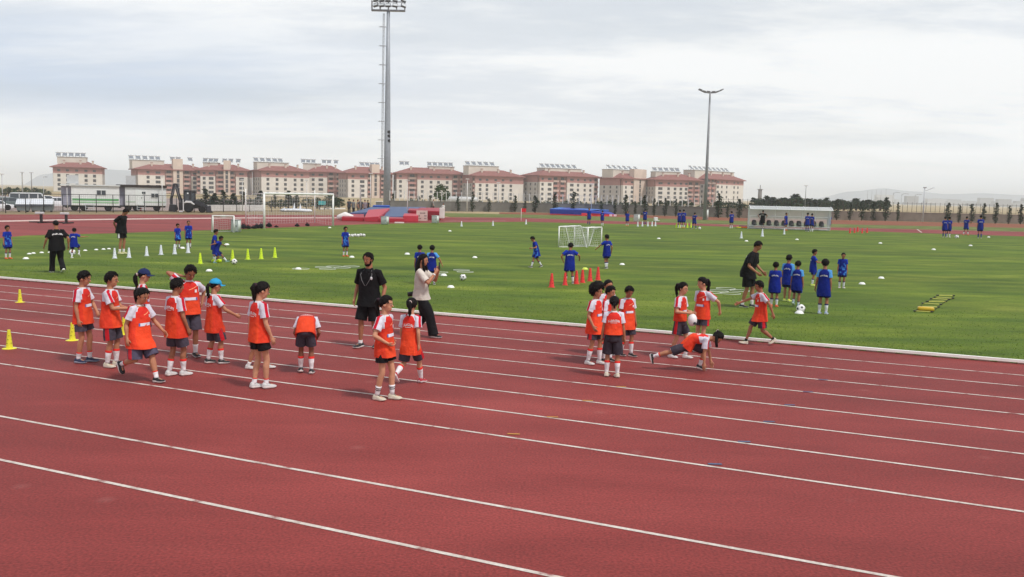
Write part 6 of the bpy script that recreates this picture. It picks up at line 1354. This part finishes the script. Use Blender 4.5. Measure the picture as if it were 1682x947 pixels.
# ------------------------------------------------------------------ flats
CREAM, CREAM_SHADED, ROSE, ROOFC = S(214, 207, 198), S(186, 180, 174), S(168, 124, 118), S(138, 92, 86)  # second cream is the first darkened: flank shade put into the colour
panel_me = None
def flats(label, x0, xb, x1, eave, attic, peak, Y, fronts, tower=None, box=None, panels=(), base=341):
    """x0..xb: left flank, xb..x1: front (photo pixels at distance Y). fronts: protruding cream blocks with the window columns"""
    s = Y / F; B = U(xb, base, Y); B.z = 0; root_z = 0
    fl_w = max((xb - x0) * s, 1.0); Dep = 14.0; psi = math.asin(min(fl_w / Dep, .75)) if x0 < xb else 0; psi = max(psi, .04)
    # the front runs away to the right, the flank away to the left
    yaw = psi + face_cam(B) * .0
    cosp = math.cos(psi); W_ = (x1 - xb) * s / cosp
    hz = lambda y: U(xb, y, Y).z
    root = empty('apartment_building', V((B.x, B.y, 0)), yaw, label, 'apartment block', 'apartment blocks'); zE, zA, zP = hz(eave), hz(attic), hz(peak)
    ux = lambda x: (x - xb) * s / cosp
    part = lambda nm, mb, mt='wall': mb.build(nm, mt, root, smooth=False)
    q = MB(); q.box((W_ / 2, Dep / 2 + .6, (zA - 4) / 2), (W_, Dep - 1.2, zA + 4), CREAM_SHADED); part('wall', q)
    q = MB(); q.box((W_ / 2, Dep / 2 + .6, (zA + zE) / 2 + .01), (W_ + .04, Dep - 1.16, zE - zA), ROSE); part('attic_wall', q)
    segs = sorted(fronts); cur = xb
    gaps = []
    for a, b, cols in segs:
        if a - cur > 2.5: gaps.append((cur, a))
        cur = b
    if x1 - cur > 2.5: gaps.append((cur, x1))
    nst = 4; st = (zA) / nst
    win_items = []
    for a, b, cols in segs:
        ua, ub = ux(a), ux(b); q = MB(); q.box(((ua + ub) / 2, 0, zA / 2 - 2), (ub - ua, 1.3, zA + 4), CREAM); part('front_bay', q)
        q = MB(); q.box(((ua + ub) / 2, .02, (zA + zE) / 2), (ub - ua + .1, 1.3, zE - zA), ROSE); part('attic_bay', q)
        q = MB(); q.box(((ua + ub) / 2, -.02, zA), (ub - ua + .2, 1.4, .22), tuple(c * 1.12 for c in CREAM)); part('cornice', q)
        for cx, wide in cols:
            for k in range(nst + 1):
                z = st * (k + .56) if k < nst else (zA + zE) / 2 - .1
                win_items.append((ux(cx), -.66, z, 2.3 if wide else 1.35, 1.35 if k < nst else 1.0))
    for a, b in gaps:
        ua, ub = ux(a), ux(b); q = MB(); q.box(((ua + ub) / 2, .56, zE / 2 - 2), (ub - ua - .06, .14, zE + 3.9), S(166, 128, 120)); part('recess_panel', q)
        n = max(1, int((ub - ua) / 3.4))
        for k in range(nst + 1):
            z = st * k + .25
            for i in range(n):
                c = ua + (ub - ua) * (i + .5) / n; w_ = (ub - ua) / n * .8
                q = MB(); q.box((c, .1, z + .45), (w_, .8, 1.0), S(176, 130, 122) if k % 2 else S(192, 166, 156)); part('balcony', q); win_items.append((c, .475, z + 1.75, w_ * .62, 1.25))
    # flank windows
    nfl = max(1, int(Dep / 4))
    for (wx, wy, z, ww, wh_) in win_items:
        o = link('window', win_mesh(), root); o.location = (wx, wy, z); o.scale = (ww, 1, wh_)
    if fl_w > 3:
        for k in range(nst):
            for i in range(3):
                o = link('window', win_mesh(), root); o.location = (-.01, 3 + i * 4, st * (k + .56)); o.rotation_euler = (0, 0, -math.pi / 2); o.scale = (.9, 1, 1.3)
    # hip roof with overhang
    ov = 1.1; hipd = min(W_ * .32, Dep * .6); q = MB(); e = [V((-ov, -ov - .5, zE)), V((W_ + ov, -ov - .5, zE)), V((W_ + ov, Dep + ov, zE)), V((-ov, Dep + ov, zE))]; r0, r1 = V((hipd, Dep / 2, zP)), V((W_ - hipd, Dep / 2, zP))
    i = len(q.v); lo = [p - V((0, 0, .35)) for p in e]; q.v += e + [r0, r1] + lo
    for f_ in ((0, 1, 5, 4), (1, 2, 5), (2, 3, 4, 5), (3, 0, 4), (6, 7, 1, 0), (7, 8, 2, 1), (8, 9, 3, 2), (9, 6, 0, 3), (9, 8, 7, 6)): q.f.append(tuple(i + j for j in f_)); q.c.append(ROOFC if len(f_) < 5 and f_[0] < 4 and f_ else ROOFC)
    rf = part('roof', q, 'roof')
    for t in (.22, .55, .8):
        q = MB(); xx = W_ * t; q.box((xx, Dep * .22, lerp(zE, zP, .55) + .6), (.8, .8, 1.9), S(200, 184, 170)); q.box((xx, Dep * .22, lerp(zE, zP, .55) + 1.6), (1, 1, .2), S(150, 100, 92)); q.build('chimney', 'wall', rf, smooth=False)
    if tower:
        a, b, ty = tower; ua, ub = ux(a), ux(b); zt = hz(ty); q = MB(); q.box(((ua + ub) / 2, .4, zt / 2 - 2), (ub - ua, 3.0, zt + 4), S(206, 188, 174)); part('stair_tower', q)
        for k in range(5):
            o = link('window', win_mesh(), root); o.location = ((ua + ub) / 2, -1.11, st * (k + .95)); o.scale = (1.25, 1, 1.9)
    pans = []
    if box:
        a, b, ty = box; ua, ub = ux(a) + Dep * .62 * math.tan(psi), ux(b) + Dep * .62 * math.tan(psi); zt = hz(ty); q = MB(); q.box(((ua + ub) / 2, Dep * .62, (zE + zt) / 2), (ub - ua, Dep * .5, zt - zE), S(206, 198, 186)); part('roof_block', q); q = MB(); q.box(((ua + ub) / 2, Dep * .62, zt + .1), (ub - ua + .5, Dep * .53, .25), S(150, 148, 142)); part('parapet', q)
    for px in panels:
        zt = hz(box[2]) if box else zP; o = link('solar_panel', pan_mesh(), root); o.location = (ux(px) + Dep * .55 * math.tan(psi), Dep * .55, zt + .3)
WM = {}
def win_mesh():
    if 'w' not in WM:
        q = MB(); q.box((0, 0, 0), (1, .10, 1), S(96, 92, 90)); q.box((-.22, -.06, 0), (.34, .05, .84), S(58, 60, 64)); q.box((.22, -.06, 0), (.34, .05, .84), S(66, 68, 70)); me = q.mesh('window', False); me.materials.append(M['paint']); WM['w'] = me
    return WM['w']
def pan_mesh():
    if 'p' not in WM:
        q = MB(); rot = Matrix.Rotation(R(38), 3, 'X'); q.box((0, 0, 1.1), (1.9, 2.2, .12), S(120, 126, 134), rot); q.tube([(-1.1, .9, 2.0), (1.1, .9, 2.0)], .3, 8, S(206, 206, 206))
        for x in (-.9, .9): q.bar((x, .9, 0), (x, .9, 2.0), .09, .09, S(160, 160, 160)); q.bar((x, -.8, 0), (x, -.8, .5), .09, .09, S(160, 160, 160))
        me = q.mesh('solar_panel', False); me.materials.append(M['metal']); WM['p'] = me
    return WM['p']
flats('detached apartment block at the far left, apart from the row', 72, 88, 158, 273, 284, 263, 440, [(89, 158, [(97, 0), (109, 0), (122, 0), (135, 0), (147, 0)])], None, (83, 124, 256.5), (85, 94, 103, 112, 120))
flats('apartment block with a windowed stair tower, left end of the row', 200, 226, 322, 276.5, 287, 266.5, 445, [(227, 262, [(240, 0), (253, 1)]), (298, 322, [(303, 1), (315, 0)])], (273, 286, 258), (207, 249, 262), (209, 218, 227, 236, 244, 264, 272, 288))
flats('apartment block with stair tower right behind the backhoe', 318, 323, 404, 278, 289, 268, 455, [(330, 353, [(336, 0), (347, 1)]), (386, 404, [(395, 1)])], (367, 377, 262), (327, 350, 266), (329, 338, 346, 360, 370, 382))
flats('apartment block with four window columns above the big goal', 404, 428, 498, 279, 290.5, 269, 450, [(429, 498, [(438, 0), (451, 0), (463, 0), (477, 0), (487, 0)])], None, (413, 458, 265.5), (415, 424, 433, 442, 450))
flats('apartment block with rose balconies right of the big goal', 496, 506, 560, 281, 291, 270, 465, [(507, 536, [(514, 0), (526, 1)])], None, (492, 520, 268), (493, 501, 509, 526, 534, 545))
flats('apartment block with shaded flank and stair tower left of the tall mast', 548, 570, 640, 283, 294, 272, 450, [(571, 600, [(578, 0), (592, 1)])], (606, 618, 268), None, (588, 596, 604, 612))
flats('apartment block directly right of the tall mast', 640, 650, 763, 283, 294, 273, 460, [(651, 668, [(657, 0)]), (684, 740, [(692, 0), (706, 0), (718, 0), (732, 0)])], None, (699, 740, 271), (701, 710, 719, 728, 736, 656, 664))
flats('apartment block with broad blank wall behind the white lamp post', 756, 776, 858, 287.5, 300.5, 277, 455, [(779, 858, [(787, 0), (798, 0), (812, 0), (824, 0), (837, 0)])], None, (763, 812, 271.5), (766, 776, 786, 796, 806))
flats('apartment block with a deep rose recess, centre right of the row', 858, 884, 988, 287, 298.5, 277, 460, [(885, 907, [(889, 0), (901, 1)]), (931, 979, [(939, 1), (950, 0), (962, 0), (972, 0)])], None, (888, 952, 274.5), (890, 899, 908, 917, 926, 936, 946))
flats('apartment block with a broad shaded flank and tall stair tower', 978, 1020, 1066, 292, 304, 281, 470, [(1021, 1046, [(1026, 0), (1038, 1)])], (1040, 1064, 276), (998, 1042, 278), (1000, 1010, 1020, 1030, 1040, 1052))
flats('apartment block with paired windows left of the slim mast', 1064, 1074, 1152, 294, 306, 283, 475, [(1075, 1130, [(1083, 1), (1097, 0), (1108, 0), (1118, 0), (1127, 0)])], None, (1075, 1118, 281), (1077, 1087, 1097, 1107, 1116))
flats('apartment block at the right end of the row behind the slim mast', 1118, 1160, 1241, 293, 302, 281, 490, [(1178, 1240, [(1181, 1), (1190, 0), (1201, 0), (1218, 0), (1227, 0)])], None, (1131, 1219, 279.5), (1134, 1144, 1154, 1164, 1174, 1184, 1194, 1204, 1213))
mn = MB(); mn.tube([(0, 0, 0), (0, 0, 9)], 1.1, 8, S(120, 116, 112), round_ends=False); mn.tube([(0, 0, 9), (0, 0, 11.5)], .18, 6, S(120, 116, 112)); mn.box((0, 0, 9.1), (2.6, 2.6, .3), S(130, 126, 122)); o = mn.build('short_tower', 'concrete'); o.location = V((U(1247.5, 335, 520).x, 520, 0)); tag(o, 'short grey tower standing just right of the last apartment block', 'tower')  # a grey block-like tower, not a mosque tower

# ------------------------------------------------------------------ trees
def leaf_clump(mb, c, r_, n, size, col, rnd, flat=1.0):
    for _ in range(n):
        d = V((rnd.gauss(0, 1), rnd.gauss(0, 1), rnd.gauss(0, 1) * flat)); d = d.normalized() * (r_ * rnd.random() ** .4); p = V(c) + d; a = rnd.uniform(0, 6.28); u = V((math.cos(a), math.sin(a), rnd.uniform(-.5, .5))).normalized(); v = u.cross(V((rnd.uniform(-1, 1), rnd.uniform(-1, 1), rnd.uniform(-.4, .4)))).normalized(); s_ = size * rnd.uniform(.6, 1.4); k = rnd.uniform(.55, 1.5); cc = tuple(x * k for x in col)
        mb.quad(p - u * s_, p + v * s_ * .7, p + u * s_, p - v * s_ * .7, cc)
def make_tree(kind, seed):
    """unit height tree, foot at the origin: returns trunk and crown meshes"""
    rnd = random.Random(seed); t, c = MB(), MB(); g = {'cypress': S(46, 58, 40), 'conifer': S(44, 57, 40), 'broad': S(66, 86, 50), 'shrub': S(52, 68, 44)}[kind]
    if kind == 'cypress':
        t.tube([(0, 0, 0), (.005, 0, .5), (0, 0, .9)], [.022, .015, .006], 6, S(84, 70, 58))
        for k in range(34):
            z = .1 + .88 * k / 33; w_ = .105 * (1 - abs(z - .42) / .75) ** .8 * rnd.uniform(.7, 1.3) + .012; a = rnd.uniform(0, 6.28); leaf_clump(c, (w_ * .55 * math.cos(a), w_ * .55 * math.sin(a), z), w_, 15, .026, g, rnd, 1.5)
    elif kind == 'conifer':
        t.tube([(0, 0, 0), (0, .01, .5), (0, 0, .95)], [.028, .018, .006], 6, S(84, 70, 58))
        for k in range(46):
            z = .12 + .86 * rnd.random() ** .9; w_ = .26 * (1.05 - z) ** .9; a = rnd.uniform(0, 6.28); leaf_clump(c, (w_ * .8 * math.cos(a), w_ * .8 * math.sin(a), z), .07 + .05 * (1 - z), 18, .036, g, rnd, .8)
    else:
        t.tube([(0, 0, 0), (.01, 0, .25), (.0, .01, .5)], [.035, .026, .014], 7, S(92, 78, 64))
        for k in range(5): a = k * 1.26 + rnd.random(); t.tube([(.005, 0, .24 + .04 * k), (.12 * math.cos(a), .12 * math.sin(a), .46 + .04 * k), (.24 * math.cos(a), .24 * math.sin(a), .62 + .04 * k)], [.016, .011, .004], 5, S(92, 78, 64))
        for k in range(52):
            a, b = rnd.uniform(0, 6.28), rnd.uniform(-.8, 1.35); rr = .30 * rnd.uniform(.45, 1.05); lo = .60 if kind == 'broad' else .45
            leaf_clump(c, (rr * math.cos(a) * math.cos(b), rr * math.sin(a) * math.cos(b), lo + (.34 if kind == 'broad' else .4) * math.sin(b) * rnd.uniform(.6, 1.1)), .11, 16, .034, g, rnd, .8)
    tm, cm = t.mesh('trunk'), c.mesh('crown', False); tm.materials.append(M['bark']); cm.materials.append(M['leaf']); return tm, cm
TREES = {k: [make_tree(k, 31 * i + len(k)) for i in range(n)] for k, n in (('cypress', 5), ('conifer', 4), ('broad', 3), ('shrub', 3))}
tn = [0]
def tree(kind, x, yb, yt, label, group, wide=1.0, Y=None):
    p = G(x, yb) if Y is None else U(x, yb, Y); h_ = (yb - yt) * mpp(p); i = tn[0]; tn[0] += 1; name = {'cypress': 'cypress_tree', 'conifer': 'conifer_tree', 'broad': 'broadleaf_tree', 'shrub': 'shrub'}[kind]
    root = empty(name, p, i * 1.7, label, 'tree' if kind != 'shrub' else 'shrub', group); tm, cm = TREES[kind][i % len(TREES[kind])]; a = link('trunk', tm, root); b = link('crown', cm, root); root.scale = (h_ * wide, h_ * wide, h_)
cyp = [(752, 347, 322, 1.1), (776, 347.5, 316, 1), (803, 347.5, 326, 1.3), (846, 348, 321, 1.2), (862, 349, 330, 1.4), (879, 349, 321, 1.6), (911, 350, 318, 1.2), (942, 351, 315, 1.2), (987, 352.5, 330, 1.2), (1010, 353, 327, 1.1), (1027, 353.3, 320, 1.3), (1043, 353.8, 331, 1), (1058, 354, 321, 1.2), (1074, 354.5, 326, .9), (1092, 355, 325, 1.1),
       (1110, 355.5, 327, .9), (1180, 357.5, 318, 1.2), (1195, 358, 333, 1.0), (1214, 358, 327, 1.3), (1374, 361, 327, 1.2), (1396, 361.5, 332, 1.0), (1415, 361.8, 329, 1.1), (1434, 362, 332, 1.1), (1454, 362.5, 324, 1.1), (1474, 363, 332, .8), (1556, 365.5, 333, 1.3), (1575, 366, 337, .9), (1595, 366.3, 335, 1.2), (1615, 366.5, 334, .9), (1634.5, 367, 333, 1.2), (1657, 367.5, 338, 1.0), (1676, 368, 336, 1.2)]
for i, (x, a, b, w_) in enumerate(cyp): tree('cypress', x, a, b, f'thin dark cypress, {ORD[i]} from the left in the row before the perimeter wall', 'cypresses along the perimeter wall', w_ * 1.1)
lft = [(316, 342, 322, 'cypress', 1), (338, 342, 310, 'cypress', 1.5), (352, 342, 316, 'conifer', 1), (367, 342, 312, 'cypress', 1.4), (384, 342, 317, 'conifer', 1), (400, 342, 315, 'cypress', 1.2), (427, 342, 312, 'conifer', .9), (452, 342, 318, 'cypress', 1.1), (474, 342, 313, 'conifer', .8), (487, 342, 319, 'cypress', 1.3), (520, 342, 322, 'shrub', 1.1), (545, 341, 318, 'shrub', 1.4), (557, 341, 322, 'shrub', 1.3), (646, 341, 318, 'cypress', 1.1), (688, 341, 322, 'cypress', 1.5), (706, 341, 321, 'cypress', 1), (736, 341, 314, 'cypress', 1.2)]
for i, (x, a, b, k, w_) in enumerate(lft): tree(k, x, a, b, f'{ORD[i]} green {"shrub" if k == "shrub" else "tree"} from the left in the belt behind the big goal', 'trees behind the big goal', w_ * 1.45)
tree('broad', 724, 343, 302, 'fresh green round topped tree right of the tall mast', None, 1.05)
for i, (x, b) in enumerate([(-4, 307), (6, 310), (14, 305), (21, 309), (28, 306), (36, 311), (44, 307), (51, 310), (58, 306), (65, 309), (71, 308), (80, 312)]): tree('shrub' if i % 3 else 'broad', x, 322, b, f'{ORD[i]} bushy tree from the left beyond the car park', 'trees beyond the car park', 1.5, 225 + 5 * i)
for i in range(34):
    x = 1238 + i * 6.6 + 3 * math.sin(i * 2.1); b = (323.5 + 3 * math.sin(i * 1.7) + i * .17) - (4 if i in (5, 8, 10, 11) else 0); kd_ = ('conifer', 'shrub', 'shrub', 'conifer', 'shrub')[i % 5]; Y_ = 235 + 18 * math.sin(i * 3.3)
    tree(kd_, x, 345, b, f'{ORD[i]} dark tree from the left in the belt beyond the dugout', 'tree belt beyond the dugout', (2.0, 2.6, 2.3)[i % 3], Y_)
rnd = random.Random(8)
for i in range(30):
    x = 868 + i * 12.2 + rnd.uniform(-4, 4); b = rnd.uniform(326, 333) + (x - 868) * .006; tree('shrub', x, 348, b - 1, f'{ORD[i]} dark shrub from the left between the perimeter wall and the flats', 'shrubs behind the perimeter wall', 1.5, 182 + rnd.uniform(-6, 6))
for i in range(16):
    x = 312 + i * 16 + rnd.uniform(-5, 5); tree('shrub', x, 342, rnd.uniform(322, 330), f'{ORD[i]} dark low shrub from the left below the flats behind the loader and goal', 'shrubs behind the loader and goal', 1.7, 150 + rnd.uniform(-4, 6))
for i in range(9):
    x = 652 + i * 23 + rnd.uniform(-6, 6); tree('shrub', x, 344, rnd.uniform(323, 330), f'{ORD[i]} dark shrub from the left behind the wall near the tall mast', 'shrubs behind the wall near the mast', 1.5, 185)
# pale town far off at the right
tw = MB(); rnd = random.Random(3)
for i in range(70):
    x = rnd.uniform(1440, 1800); Y_ = rnd.uniform(2000, 2700); p = U(x, 338, Y_); h_ = rnd.choice((6, 8, 9, 12, 16, 22)) * rnd.uniform(.7, 1.2); w_ = rnd.uniform(10, 46); tw.box((p.x, Y_, h_ / 2), (w_, 14, h_), S(*[rnd.randint(120, 190)] * 3))
o = tw.build('far_town', 'wall', smooth=False); tag(o, kind='stuff')
